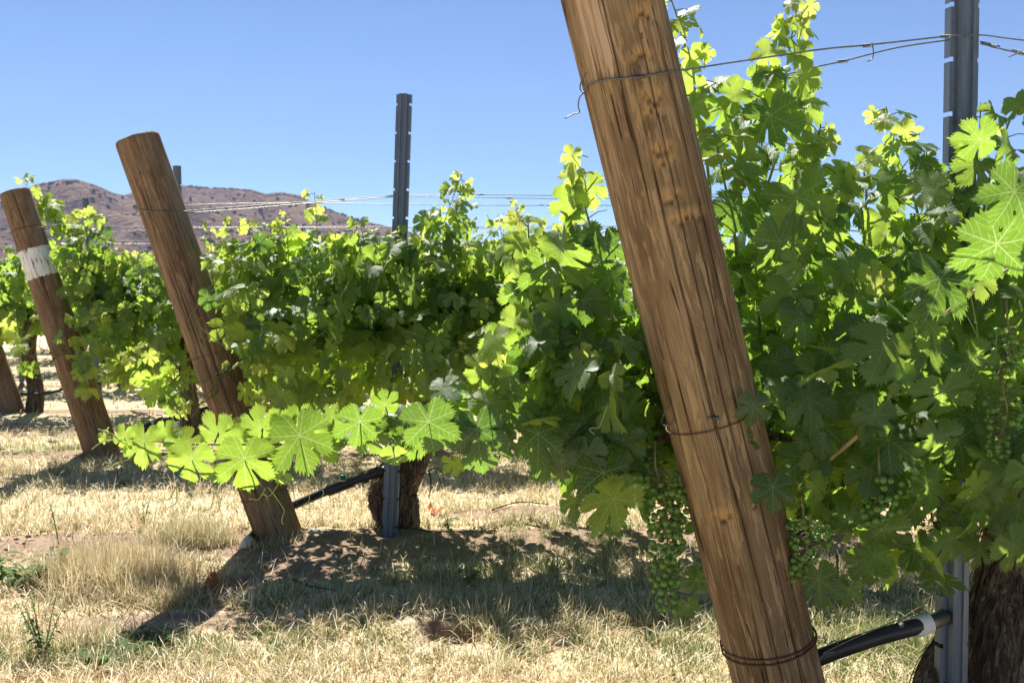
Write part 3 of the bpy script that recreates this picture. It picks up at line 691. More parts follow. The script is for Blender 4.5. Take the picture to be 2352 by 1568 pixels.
# ---------------------------------------------------------------- trunks, bunches
def trunk(pts, rad, parent, seed, ribbons=40, name='trunk'):
    c = bez(pts, 14); n = len(c); K_ = 56; V = []; rn = random.Random(seed)
    rr = np.interp(np.linspace(0, 1, n), np.linspace(0, 1, len(rad)), rad)
    fr = []; up = Vector((1, 0, 0))
    for i, p in enumerate(c):
        t = (c[min(i+1, n-1)]-c[max(i-1, 0)]).normalized(); up = (up-t*up.dot(t)).normalized(); b = t.cross(up); fr.append((p, up.copy(), b))
        for j in range(K_):
            a = 2*math.pi*j/K_+i*.03; ca, sa = math.cos(a-i*.03+i*.03), math.sin(a)
            f = 1+.16*noise.noise(Vector((math.cos(a)*1.6, math.sin(a)*1.6, i*.09+seed)))+.13*abs(noise.noise(Vector((math.cos(a)*6, math.sin(a)*6, i*.10+seed))))+.05*noise.noise(Vector((math.cos(a)*16, math.sin(a)*16, i*.3)))
            V.append(p+(up*ca+b*sa)*rr[i]*f)
    mb = MB(); Q = [(i*K_+j, i*K_+(j+1) % K_, (i+1)*K_+(j+1) % K_, (i+1)*K_+j) for i in range(n-1) for j in range(K_)]
    V += [c[0], c[-1]]; T = [(n*K_+1, (n-1)*K_+j, (n-1)*K_+(j+1) % K_) for j in range(K_)]
    mb.add([tuple(v) for v in V], Q, T)
    for _ in range(ribbons):            # strips of bark lifting off
        a = rn.uniform(0, 6.28); i0 = rn.randint(0, max(1, n-8)); ln = rn.randint(5, min(22, max(6, n-i0-1))); w_ = rn.uniform(.002, .007); L_ = []
        for q_ in range(ln):
            i = min(n-1, i0+q_); p, u, b = fr[i]; lift = rr[i]*(1.06+.10*abs(2*q_/ln-1)**2+rn.uniform(0, .03)+.12*(q_/ln)**3*rn.uniform(0, 1))
            aa = a+.02*q_; o_ = (u*math.cos(aa)+b*math.sin(aa)); s_ = (u*-math.sin(aa)+b*math.cos(aa))
            L_.append((p+o_*lift-s_*w_, p+o_*lift+s_*w_))
        VV = [tuple(x) for pr in L_ for x in pr]; mb.add(VV, [(2*k, 2*k+1, 2*k+3, 2*k+2) for k in range(len(L_)-1)])
    return mb.build(name, M['bark'], parent)
def bunch(parent, top, L, wdt, nb, rb, name='grape_bunch', lean=0.):
    mb = MB(); st = MB(); top = Vector(top); ax = [top+Vector((lean*t+.012*math.sin(5*t), .01*math.sin(4*t), -L*t)) for t in np.linspace(0, 1, 12)]
    st.tube([top+Vector((0, .01, .05))]+ax, [.0025]+[.0022*(1-.6*i/12) for i in range(12)], 6); pts = []
    tries = 0
    while len(pts) < nb and tries < nb*30:
        tries += 1; t = RS.uniform(.02, 1)**.8; w_ = wdt*(1-.62*t)*(.55+.45*min(1, t*6)); a = RS.uniform(0, 6.28); rr = w_*RS.uniform(.25, 1)**.5
        i = t*11; c = ax[int(i)].lerp(ax[min(11, int(i)+1)], i-int(i)); p = c+Vector((rr*math.cos(a), rr*math.sin(a), RS.normal()*.006))
        if all((p-q_).length > rb*1.75 for q_ in pts):
            pts.append(p); r_ = rb*RS.uniform(.72, 1.08) if RS.uniform() < .8 else rb*.45
            mb.ball(p, r_, 9, 7); st.tube([c+Vector((0, 0, .008)), p], [.0009, .0006], 4, False)
    b = mb.build(name, M['berry'], parent); st.build('bunch_stem', M['rachis'], b); return b
# ================================================================ VINES
VG = 'grape vines trained along the trellis rows'
def pxf(pts, d, add=0.):                # picture outline -> height as a function of world x
    a = [P(x, y, d) for x, y in pts]; X = [v.x for v in a]; Z = [v.z+add for v in a]
    return lambda x: float(np.interp(x, X, Z))
# ---- near row
D1 = 2.28
vine = empty('grape_vine', (P(2330, 1850, 2.42).x, 2.42, 0), 'nearest grape vine with big sunlit leaves and a shaggy trunk at the right edge', 'grape vine', VG)
tb = P(2310, 1900, 2.42); tb.z = -.03
trunk([tb, P(2290, 1560, 2.42), P(2325, 1330, 2.44), P(2345, 1180, 2.46), P(2370, 1060, 2.45)], [.10, .082, .075, .072, .06], vine, 5, 130)
st_ = MB(); a = P(2200, 1560, 2.36)
trunk([P(2130, 1700, 2.33), P(2150, 1560, 2.34), P(2185, 1490, 2.37), P(2215, 1440, 2.40)], [.05, .045, .04, .02], vine, 9, 60, name='bark_stump')
cn = MB(); ar = MB(); br = MB(); L1 = Leaves(2)
# arms along the wire
ar.tube(bez([P(2370, 1080, 2.45), P(2200, 1010, 2.40), P(2000, 1000, 2.34), P(1800, 1010, 2.33), P(1600, 1000, 2.32), P(1430, 1010, 2.3)], 8), [.022]*8+[.016]*24+[.009]*9, 10)
ar.build('arm', M['bark'], vine); ar = MB(); ar.tube(bez([P(2370, 1080, 2.45), P(2600, 1000, 2.42), P(3000, 990, 2.38)], 8), [.02]*17, 10)
zlo = pxf([(1150, 840), (1300, 1060), (1480, 1130), (1650, 1230), (1900, 1290), (2060, 1230), (2200, 1240), (2352, 1230), (2700, 1200), (3000, 1100)], D1)
zhi = pxf([(1150, 600), (1300, 520), (1480, 500), (1650, 430), (1760, 470), (1900, 440), (2100, 470), (2230, 430), (2352, 360), (2700, 420), (3000, 500)], D1)
x0 = P(1180, 700, D1).x; x1 = P(2480, 700, D1).x
fill(L1, 400, x0, x1, zlo, lambda x: zhi(x)-.04, D1+.06, .15, .075, .15, .26, mound=.30)
fill(L1, 110, P(1560, 700, D1).x, x1, zlo, lambda x: zhi(x)-.05, D1-.02, .05, .07, .14, .38, mound=.28)
fill(L1, 330, P(1560, 700, D1).x, x1+.1, lambda x: zlo(x)+.05, lambda x: .98, D1+.33, .11, .10, .17, .12)
fill(L1, 60, P(1330, 700, D1).x, P(1560, 700, D1).x, lambda x: zlo(x)+.1, lambda x: .95, D1+.25, .10, .10, .16, .12)
fill(L1, 130, x1, P(3000, 700, D1).x, zlo, zhi, D1, .16, .11, .17, .15)
fill(L1, 60, P(1290, 700, D1).x, P(1560, 700, D1).x, zlo, lambda x: zhi(x)-.2, D1+.02, .10, .11, .16, .12)
SH = [([(1760, 900, 2.3), (1735, 560, 2.3), (1790, 330, 2.25), (1808, 150, 2.22), (1832, 8, 2.2)], .125, 20, .2),
      ([(1640, 760, 2.3), (1630, 430, 2.27), (1600, 250, 2.26), (1570, 90, 2.25), (1535, -20, 2.25)], .11, 15, .1),
      ([(1900, 760, 2.3), (1890, 520, 2.28), (1872, 400, 2.2), (1885, 285, 2.2)], .12, 12, .3),
      ([(2120, 700, 2.3), (2110, 500, 2.3), (2065, 370, 2.3), (2035, 245, 2.3)], .115, 14, .2),
      ([(2290, 700, 2.3), (2262, 480, 2.28), (2300, 330, 2.2), (2350, 205, 2.18)], .125, 11, .4),
      ([(1420, 800, 2.33), (1385, 620, 2.33), (1345, 480, 2.33), (1328, 350, 2.33)], .11, 12, .2),
      ([(1270, 860, 2.3), (1235, 700, 2.3), (1218, 590, 2.3), (1212, 495, 2.3)], .11, 9, .2),
      ([(1700, 800, 2.3), (1690, 560, 2.25), (1660, 400, 2.2), (1640, 300, 2.2)], .12, 11, .4),
      ([(1990, 800, 2.3), (1985, 560, 2.25), (1990, 430, 2.2), (1975, 370, 2.2)], .12, 10, .3),
      ([(2180, 800, 2.3), (2200, 560, 2.3), (2245, 380, 2.35), (2252, 235, 2.35)], .10, 11, .2),
      ([(1500, 900, 2.35), (1460, 700, 2.35), (1440, 560, 2.35)], .12, 8, .3),
      ([(1330, 980, 2.25), (1200, 860, 2.15), (1110, 815, 2.1)], .12, 8, .5),
      ([(1420, 980, 2.2), (1340, 880, 2.12), (1290, 835, 2.1)], .12, 7, .4)]
for pts, sm, n_, yg in SH: shoot(L1, cn, [P(*p) for p in pts], sm, n_, D1, -1, young=yg)
# sprawling cane on the camera side of the right part
cane = [P(*p) for p in [(1880, 1075, 2.12), (1985, 985, 2.05), (2055, 890, 2.02), (2110, 790, 2.0), (2195, 700, 1.98), (2270, 650, 1.96), (2370, 580, 1.95)]]
br.tube(bez(cane, 6), [.0048-.0018*i/36 for i in range(37)], 8)
br.tube(bez([P(2050, 905, 2.02), P(2110, 902, 1.99), P(2165, 898, 1.97)], 4), [.0028, .0026, .0025, .0023]+[.002]*5, 6)
br.tube(bez([P(2195, 700, 1.98), P(2255, 655, 1.97), P(2352, 600, 1.95)], 5), [.003]*11, 6)
FACE = Vector((0, -1, .25))
def pick(LV, x, y, d, wpx, ang, tone, n=(0, -1, .3), jit=.42, flat=1):
    """a leaf placed by its petiole point: width in picture units, tip direction 0 = down, + = right"""
    LV.add(P(x, y, d), (Vector(n)+rv(jit)).normalized(), Vector((math.sin(R(ang)), -.12, -math.cos(R(ang)))), wpx/FV*d*(1.02 if flat == 2 else .94), tone, flat)
for a in [(1790, 60, 2.2, 75, -50, .8), (1838, 65, 2.2, 65, 40, .8), (1765, 120, 2.22, 95, -30, .6), (1832, 125, 2.2, 90, 20, .7), (1785, 195, 2.22, 110, -35, .5), (1845, 185, 2.22, 95, 30, .5), (1815, 260, 2.2, 115, 10, .35), (1560, 55, 2.22, 70, 30, .7), (1590, 125, 2.23, 80, 20, .6),
          (1575, 175, 2.24, 115, 10, .5), (1612, 225, 2.23, 90, 40, .35), (1655, 345, 2.23, 110, 30, .3), (2035, 275, 2.24, 70, -40, .8), (2078, 300, 2.24, 80, 30, .7), (2045, 340, 2.23, 105, -20, .4), (2115, 370, 2.23, 105, 20, .15), (2150, 410, 2.22, 95, 30, .15), (1890, 320, 2.2, 90, 20, .8), (1858, 350, 2.2, 90, -30, .7), (1925, 390, 2.18, 105, 30, .5),
          (1318, 400, 2.3, 85, -30, .8), (1352, 430, 2.3, 100, 20, .6), (1310, 465, 2.3, 120, -20, .5), (1340, 540, 2.3, 120, 10, .12), (1210, 560, 2.28, 120, -10, .6), (1245, 660, 2.26, 130, 10, .3), (1400, 640, 2.28, 130, 0, .1), (1180, 740, 2.2, 110, -20, .5), (2310, 330, 2.1, 130, 20, .2), (2340, 240, 2.15, 110, 30, .3),
          (1350, 1040, 2.08, 130, -10, .1), (1450, 1120, 2.14, 140, 10, .05), (1250, 1060, 2.1, 110, 10, .12), (1430, 1010, 2.12, 140, 0, .08), (920, 990, 2.08, 120, -20, .25), (1030, 1000, 2.1, 130, 20, .12), (750, 1000, 2.08, 110, 10, .45), (1320, 1150, 2.14, 100, 0, .08),
          (2165, 900, 1.97, 190, 10, .2), (2135, 790, 2.0, 150, -40, .25), (2030, 800, 2.0, 215, -25, .45), (2010, 640, 2.05, 110, 120, .95), (2040, 1010, 2.05, 190, 5, .1), (1880, 860, 2.1, 180, -10, .15),
          (1790, 555, 2.12, 200, 10, .15), (1830, 455, 2.12, 230, 15, .5), (1770, 265, 2.16, 165, 10, .2), (1690, 215, 2.2, 120, -60, .5), (2250, 320, 2.0, 125, -80, .25), (2140, 430, 2.05, 150, -100, .55), (2230, 830, 1.98, 170, 35, .25),
          (2290, 560, 1.85, 240, -5, .1), (2160, 640, 1.9, 200, -20, .08), (2330, 440, 1.8, 200, -30, .1), (1775, 1118, 1.97, 130, 0, .08), (1730, 930, 2.0, 110, -5, .05), (2030, 1215, 2.05, 165, 0, .2), (2130, 1120, 2.03, 165, 25, .3),
          (2245, 1110, 2.0, 110, 10, .85), (1950, 1190, 2.1, 130, -5, .1), (1850, 1050, 2.1, 150, 5, .05), (2160, 1330, 2.1, 120, 0, .08), (2170, 1240, 2.1, 130, 0, .3), (1880, 1330, 2.15, 130, 5, .05), (1950, 1350, 2.2, 110, -10, .05),
          (2280, 1120, 2.15, 150, 0, .1), (2340, 1160, 2.15, 140, -15, .15), (2220, 1170, 2.15, 130, 10, .08), (2300, 1230, 2.18, 120, 5, .08), (2250, 1260, 2.2, 110, -10, .1), (2345, 1060, 2.1, 150, 10, .2), (2180, 1060, 2.1, 140, 0, .1), (2100, 1260, 2.15, 130, 0, .08), (1990, 1290, 2.15, 120, 10, .08), (2200, 1010, 2.05, 140, 15, .12), (2080, 860, 1.98, 130, 20, .3), (2130, 740, 1.96, 120, -10, .4), (2010, 950, 2.0, 130, -20, .15), (2240, 640, 1.93, 130, 15, .45), (1890, 980, 2.08, 170, 0, .1), (1970, 900, 2.1, 130, 20, .15), (2330, 1000, 2.1, 170, 10, .1), (2230, 960, 2.1, 150, -10, .12), (1700, 1010, 2.06, 110, 10, .05), (1610, 330, 2.2, 120, 40, .3), (1590, 250, 2.2, 110, 20, .5), (1650, 700, 2.2, 150, 0, .1),
          (1840, 720, 2.12, 150, 10, .12), (1950, 600, 2.14, 150, -15, .35), (1700, 480, 2.16, 150, -30, .15), (1620, 590, 2.2, 140, 10, .1)]: pick(L1, *a)
# the long sunlit shoot reaching out to the left
hero = [(1440, 1020, 2.26), (1300, 985, 2.2), (1130, 985, 2.14), (980, 1000, 2.1), (850, 1015, 2.08), (740, 1022, 2.06), (600, 1020, 2.05), (470, 1020, 2.04), (340, 1012, 2.03), (270, 1000, 2.02), (225, 985, 2.02)]
cn.tube(bez([P(*p) for p in hero], 6), [.0042-.003*i/60 for i in range(61)], 8)
HX = [(380, 1000, 2.06, 90, 150, .7), (430, 1015, 2.07, 105, -40, .7), (545, 1005, 2.09, 115, 170, .7), (620, 1040, 2.07, 120, -20, .55), (650, 985, 2.1, 100, 160, .6), (735, 1015, 2.07, 120, 35, .45), (790, 985, 2.09, 120, 150, .5), (850, 1000, 2.08, 120, 20, .35), (870, 960, 2.09, 110, 170, .5), (930, 960, 2.08, 130, -10, .25),
      (960, 1010, 2.09, 120, -30, .3), (1010, 960, 2.07, 140, 10, .15), (1060, 1000, 2.08, 140, -5, .1), (1040, 930, 2.1, 110, 160, .5), (1120, 930, 2.1, 120, 170, .4), (1170, 1010, 2.08, 130, 20, .1), (1200, 950, 2.1, 130, -15, .2), (1260, 960, 2.1, 140, 0, .12), (1340, 960, 2.12, 130, 15, .1), (1130, 860, 2.1, 120, 150, .6), (1210, 840, 2.12, 110, -150, .5), (1270, 870, 2.12, 120, 10, .3), (1380, 960, 2.12, 140, -10, .08),
      (1100, 1040, 2.09, 110, 5, .12), (1290, 1060, 2.1, 130, 0, .08), (1150, 780, 2.14, 110, -20, .5), (1230, 760, 2.16, 130, 20, .3)]
for a in HX: pick(L1, *a[:5], a[5]*.6, jit=.5)
H = [(330, 1012, 2.02, 110, -8, .80), (440, 1052, 2.00, 135, -12, .78), (561, 1052, 1.98, 172, 2, .62), (688, 1000, 1.99, 175, 18, .38), (826, 968, 2.01, 130, -5, .30), (984, 968, 2.02, 160, 8, .18), (500, 1000, 2.08, 120, 150, .80), (598, 985, 2.09, 110, 190, .72), (690, 975, 2.1, 90, 210, .6),
     (285, 1000, 2.01, 75, -20, .95), (240, 1003, 2.02, 42, -60, 1.), (905, 1045, 2.03, 80, 5, .85), (765, 958, 2.06, 75, 160, .55), (770, 1025, 2.06, 60, 30, .7), (885, 930, 2.06, 80, 190, .6), (640, 1080, 2.05, 70, 0, .7), (1040, 1062, 2.08, 75, 0, .55),
     (1095, 985, 2.06, 165, 6, .08), (1140, 985, 2.1, 110, 40, .1), (1235, 995, 2.06, 165, 0, .2), (1165, 850, 2.08, 125, 20, .1), (1105, 850, 2.1, 120, 175, .75), (1020, 893, 2.1, 95, 110, .3), (1410, 895, 2.1, 110, 10, .1), (1300, 905, 2.1, 120, -10, .15), (1240, 905, 2.12, 90, 160, .5),
     (1385, 1085, 2.06, 185, 2, .05), (1390, 1195, 2.08, 75, -5, .1), (1410, 1200, 2.12, 70, 25, .1), (1310, 1000, 2.12, 130, -25, .1), (1180, 930, 2.14, 110, 30, .35), (1060, 935, 2.12, 110, -30, .3), (1340, 850, 2.15, 90, 0, .3), (1480, 1080, 2.2, 120, 0, .08), (1460, 960, 2.2, 130, -10, .1),
     (1340, 690, 2.2, 130, 5, .2), (1250, 620, 2.2, 150, 0, .3), (1300, 760, 2.22, 130, 15, .15), (1370, 800, 2.2, 120, -10, .15), (1190, 560, 2.22, 85, -60, .75), (1300, 590, 2.25, 90, 60, .6), (1390, 560, 2.25, 120, 10, .15), (1600, 1330, 2.26, 120, -25, .05), (1540, 1210, 2.3, 120, 10, .05), (1580, 1390, 2.26, 70, 20, .05)]
for i, a in enumerate(H):
    a = a[:5]+(a[5]*.52,); up_ = a[4] > 90; pick(L1, *a, flat=2 if i < 9 or i in (15, 17, 22) else 1, n=(0, -1, .12 if not up_ else -.1) if a[3] > 100 or i < 20 else (.2, -1, .5), jit=.13 if i < 9 else .3)
for i in [15, 17, 22]: pass
hc = bez([P(*p) for p in hero], 6)
for (x, y, d, wpx, ang, tone) in H[:22]:
    e = P(x, y, d); p = min(hc, key=lambda q: (q-e).length); cn.tube([p, p.lerp(e, .6)+Vector((0, .018, .012)), e+Vector((0, .003, 0))], [.0018, .0014, .0012], 5, False)
td = []
for (x, y, l, dx) in [(405, 1115, .045, -.4), (405, 1115, .05, .12), (492, 1130, .05, -.1), (495, 1128, .055, .35), (610, 1120, .04, -.5), (615, 1118, .085, .9), (700, 1070, .10, .25), (705, 1075, .085, .9), (640, 1110, .045, -.6), (1395, 930, .07, -.3), (2200, 690, .12, .6), (2230, 680, .12, .2), (2290, 760, .1, -.1), (1700, 250, .05, .3)]:
    tendril(td, P(x, y, 2.0), l, Vector((dx, -.1, -1)).normalized(), .0011)
td.append(([P(290, 1055, 2.0), P(262, 1066, 2.0), P(246, 1079, 2.0)], [.0014, .0012, .001], 5))
td.append((bez([P(290, 1010, 2.0), P(240, 1012, 1.99), P(210, 1032, 1.98)], 4), [.0009]*9, 5))
L1.build('foliage', vine); cn.build('young_cane', M['cane'], vine); br.build('cane', M['brown_cane'], vine); ar.build('arm', M['bark'], vine); part_tubes('tendril', M['tendril'], vine, td)
tag(bunch(vine, P(1505, 1070, 2.13), .29, .056, 190, .0070, lean=.04), 'long hanging bunch of small green berries left of the near post')
tag(bunch(vine, P(1845, 1185, 2.1), .13, .058, 95, .0066), 'shaded green bunch just right of the near post')
tag(bunch(vine, P(2020, 1092, 2.03), .095, .06, 75, .0070), 'sunlit green bunch framed by leaves')
tag(bunch(vine, P(1925, 1330, 2.2), .05, .02, 14, .004), 'tiny dark bunch end hanging below the leaves')
bunch(vine, P(2315, 745, 2.0), .11, .05, 60, .0066); bunch(vine, P(2305, 905, 2.02), .12, .05, 60, .0066); bunch(vine, P(2140, 1190, 2.3), .12, .05, 50, .006)
# ---- generic vine of a row
def row_vine(row, xc, xa, xb, zl, zh, label, lod, nfill, shoots, base_px=None, tr=True, group=VG, smin=.095, smax=.15, ys=.17, seed=1, bunches=2, rib=30):
    y0 = ROW[row]; e = empty('grape_vine', (xc, y0, 0), label, 'grape vine', group); L = Leaves(lod); c = MB(); b = MB()
    fill(L, nfill, xa, xb, zl, zh, y0, ys, smin, smax, .46, mound=.48)
    fill(L, int(nfill*.24), xa, xb, lambda x: .6, lambda x: .98, y0+.36, .13, smin, smax, .3)
    b.tube(bez([(xa+.1, y0, .80), ((xa+xc)/2, y0+.02, .82), (xc, y0, .80), ((xb+xc)/2, y0-.02, .82), (xb-.1, y0, .8)], 5), [.014]*21, 7)
    for (pts, sm, n_) in shoots: shoot(L, c, pts, sm, n_, y0, None if RS.uniform() < .5 else -1, young=.4, k=4, pet=lod > 0, r0=.0038)
    if tr: trunk([(xc, y0+.02, -.03), (xc+.02, y0, .2), (xc-.02, y0+.02, .5), (xc, y0, .8)], [.07, .055, .05, .05], e, seed, rib)
    L.build('foliage', e); c.build('young_cane', M['cane'], e); b.build('cane', M['brown_cane'], e)
    for i in range(bunches):
        x = RS.uniform(xa+.1, xb-.1); bunch(e, (x, y0-.15+RS.normal()*.05, .72+RS.normal()*.06), .12, .045, 34, .0062)
    return e
def rnd_shoots(y0, xa, xb, n, zt0=1.15, zt1=1.38, sm=.11, nl=9, ysp=.12):
    out = []
    for i in range(n):
        x = xa+(xb-xa)*(i+RS.uniform())/n; y = y0+RS.normal()*ysp; zt = RS.uniform(zt0, zt1)
        out.append(([(x, y0, .85), (x+RS.normal()*.04, (y+y0)/2, (.85+zt)/2), (x+RS.normal()*.07, y, zt)], sm*RS.uniform(.85, 1.15), nl))
    for i in range(n//2):                # canes arching out to the camera side and hanging
        x = RS.uniform(xa, xb); s_ = -1 if RS.uniform() < .7 else 1; z = RS.uniform(.8, 1.15)
        out.append(([(x, y0, .9), (x+RS.normal()*.06, y0+s_*.2, z+.08), (x+RS.normal()*.14, y0+s_*.34, z-.14), (x+RS.normal()*.2, y0+s_*.40, z-.32)], sm*1.05, nl))
    return out
# ---- second row
D2 = ROW[1]
zl2 = pxf([(440, 900), (520, 940), (620, 935), (760, 930), (900, 945), (1050, 930), (1300, 940), (1700, 960), (2400, 930), (3200, 940)], D2, .02)
zh2 = pxf([(440, 610), (520, 570), (620, 550), (760, 545), (900, 565), (1050, 565), (1300, 565), (1700, 590), (2400, 580), (3200, 590)], D2)
def sp(pts, sm, n_): return ([P(*p) for p in pts], sm, n_)
tips = [(480, 520), (530, 505), (570, 500), (620, 510), (655, 490), (722, 440), (770, 530), (830, 515), (870, 525), (905, 540), (965, 515), (1010, 480), (1150, 520), (1185, 465), (1060, 398)]
s2 = [sp([(x+RS.uniform(-10, 40), 800, 4.35), (x+10, (y+760)/2+20, 4.32+RS.normal()*.05), (x, y, 4.30+RS.normal()*.06)], .105, 13 if y > 470 else 17) for x, y in tips]
s2 += [sp([(930, 780, 4.3), (975, 640, 4.25), (1010, 540, 4.2), (1035, 470, 4.2), (1062, 398, 4.2)], .115, 18), sp([(520, 860, 4.25), (430, 880, 4.2), (360, 850, 4.15), (300, 795, 4.15)], .125, 13), sp([(500, 900, 4.25), (450, 930, 4.2), (420, 900, 4.2), (385, 860, 4.2)], .12, 9), sp([(560, 820, 4.3), (480, 900, 4.2), (440, 960, 4.2)], .11, 8)]
s2 += rnd_shoots(D2, -1.15, .35, 19, 1.10, 1.36, .11)
row_vine(1, -.42, -1.22, .38, zl2, zh2, 'bushy vine behind the long sunlit shoot, its twisted trunk beside the dark steel post', 1, 660, s2, tr=False, seed=3, bunches=4)
v2 = [o for o in COL.objects if o.name.startswith('grape_vine')][-1]
t2 = [P(920, 1215, 4.52), P(903, 1155, 4.50), P(905, 1115, 4.50), P(940, 1050, 4.50), P(970, 970, 4.48), P(985, 860, 4.45)]
t2[0].z = -.02
trunk(t2, [.078, .098, .096, .078, .055, .045], v2, 8, 90)
for (pp, r_) in [([(965, 1090), (1000, 1075), (1018, 1090), (1020, 1120)], .0035), ([(985, 1078), (990, 1110), (985, 1145)], .004), ([(1000, 1080), (1012, 1110), (1000, 1130)], .0025), ([(870, 1140), (845, 1160), (850, 1170)], .002)]:
    br2 = MB(); br2.tube(bez([P(x, y, 4.38) for x, y in pp], 5), r_ if False else [r_*(1-.05*i) for i in range(5*(len(pp)-1)+1)], 6); br2.build('dead_shoot', M['bark'], v2)
s2 = [sp([(x, 800, 4.35), (x+10, (y+760)/2+20, 4.35), (x, y, 4.33)], .11, 14) for x, y in [(1290, 520), (1330, 500), (1480, 520), (1240, 500), (1700, 500), (1900, 520), (2000, 500)]]
row_vine(1, 1.15, .38, 1.9, zl2, zh2, 'vine of the middle row glimpsed just behind the near leaning post', 1, 430, s2+rnd_shoots(D2, .35, 1.9, 20, 1.12, 1.32, .12), seed=5, bunches=1)
row_vine(1, 2.65, 1.9, 3.4, zl2, zh2, 'vine of the middle row seen through gaps of leaves at the right edge', 1, 480, rnd_shoots(D2, 1.9, 3.4, 14, 1.12, 1.32, .12), seed=6, bunches=1)
# ---- third row
D3 = ROW[2]
zl3 = pxf([(60, 800), (130, 850), (200, 885), (330, 880), (440, 870), (700, 850), (1400, 850), (2600, 850)], D3)
zh3 = pxf([(60, 700), (110, 570), (150, 560), (230, 580), (330, 640), (440, 640), (700, 620), (1400, 610), (2600, 620)], D3)
s3 = [sp([(165, 760, 6.75), (150, 620, 6.75), (105, 500, 6.75), (50, 410, 6.75)], .19, 20), sp([(185, 700, 6.75), (140, 560, 6.75), (95, 470, 6.75)], .17, 12), sp([(260, 700, 6.7), (215, 560, 6.7), (180, 480, 6.7)], .16, 12), sp([(190, 760, 6.5), (185, 600, 6.5), (190, 485, 6.5)], .14, 14), sp([(150, 820, 6.5), (80, 790, 6.4), (30, 715, 6.4)], .15, 14), sp([(130, 820, 6.5), (90, 840, 6.4), (50, 770, 6.4)], .14, 9),
      sp([(230, 760, 6.5), (235, 620, 6.5), (245, 540, 6.5)], .14, 11), sp([(300, 760, 6.5), (310, 640, 6.5), (320, 580, 6.5)], .13, 10), sp([(270, 760, 6.5), (275, 640, 6.5), (280, 570, 6.5)], .13, 10)]
row_vine(2, -2.0, -2.74, -1.3, zl3, zh3, 'leafy vine crowding the white banded post, one pale shoot above its top', 1, 560, s3+rnd_shoots(D3, -2.65, -1.4, 12, 1.15, 1.3, .13), seed=11, bunches=2, smax=.16)
row_vine(2, -.5, -1.3, .3, zl3, zh3, 'third row vine hidden behind the middle row, left of the dark steel post', 0, 420, rnd_shoots(D3, -1.3, .3, 16, 1.15, 1.36, .13), seed=12, bunches=0)
row_vine(2, 1.1, .3, 1.9, zl3, zh3, 'third row vine hidden behind the middle row, right of the dark steel post', 0, 380, rnd_shoots(D3, .3, 1.9, 16, 1.15, 1.36, .13), seed=13, bunches=0)
# ---- rows beyond: two kinds of vine, copied along
def far_vine(v, n):
    e = empty('grape_vine', (0, 0, 0), 'far vine in the rows beyond the white banded post', 'grape vine', 'far vines beyond the third row'); L = Leaves(0); b = MB()
    fill(L, n, -.85, .85, lambda x: .62, lambda x: 1.34+.05*math.sin(x*5+v), 0, .2, .12, .17, .35)
    b.tube([(-.8, 0, .8), (0, 0, .82), (.8, 0, .8)], .016, 6)
    for (pts, sm, n_) in rnd_shoots(0, -.8, .8, 10, 1.25, 1.5, .14, 7): shoot(L, b, pts, sm, n_, 0, -1, k=3, pet=False)
    trunk([(0, 0, -.03), (.03, 0, .2), (-.03, .02, .5), (0, 0, .8)], [.075, .06, .055, .055], e, 20+v, 30)
    L.build('foliage', e); b.build('cane', M['brown_cane'], e); return e
protos = [far_vine(0, 430), far_vine(1, 430), far_vine(2, 430)]
def copy_tree(o, parent=None):
    c = o.copy(); COL.objects.link(c)
    if parent is not None: c.parent = parent
    for ch in [k for k in bpy.data.objects if k.parent == o and k != c]: copy_tree(ch, c)
    return c
spots = [(3, P(72, 800, 8.8).x), (3, P(72, 800, 8.8).x+1.7), (3, P(72, 800, 8.8).x+3.4)]
for r_ in (4, 5, 6, 7):
    xl = -.50*ROW[r_]-.3
    for k in range(5 if r_ < 6 else 4): spots.append((r_, xl+k*1.7+RS.uniform(-.1, .1)))
for i, (r_, x) in enumerate(spots):
    o = protos[i] if i < 3 else copy_tree(protos[i % 3]); o.location = (x, ROW[r_], 0)
    if i == 0: tag(o, 'far vine with bare dark trunk visible behind the lower left post')
# ================================================================ HAZE
hb = MB(); x_, y0_, y1_, z0_, z1_ = 3700, -60, 3750, -9, 700
hb.add([(-x_, y0_, z0_), (x_, y0_, z0_), (x_, y1_, z0_), (-x_, y1_, z0_), (-x_, y0_, z1_), (x_, y0_, z1_), (x_, y1_, z1_), (-x_, y1_, z1_)], [(0, 3, 2, 1), (4, 5, 6, 7), (0, 1, 5, 4), (1, 2, 6, 5), (2, 3, 7, 6), (3, 0, 4, 7)])
hm = bpy.data.materials.new('thin_air'); hm.use_nodes = True; ht = hm.node_tree; ht.nodes.clear()
ho = ht.nodes.new('ShaderNodeOutputMaterial'); hv = ht.nodes.new('ShaderNodeVolumePrincipled'); hv.inputs['Color'].default_value = (.60, .68, 1, 1)
hv.inputs['Density'].default_value = HAZE; hv.inputs['Anisotropy'].default_value = 0.0; ht.links.new(hv.outputs[0], ho.inputs['Volume'])
tag(hb.build('haze', hm, smooth=False), 'thin bluish air over the valley softening the hills', 'haze', kind='stuff')
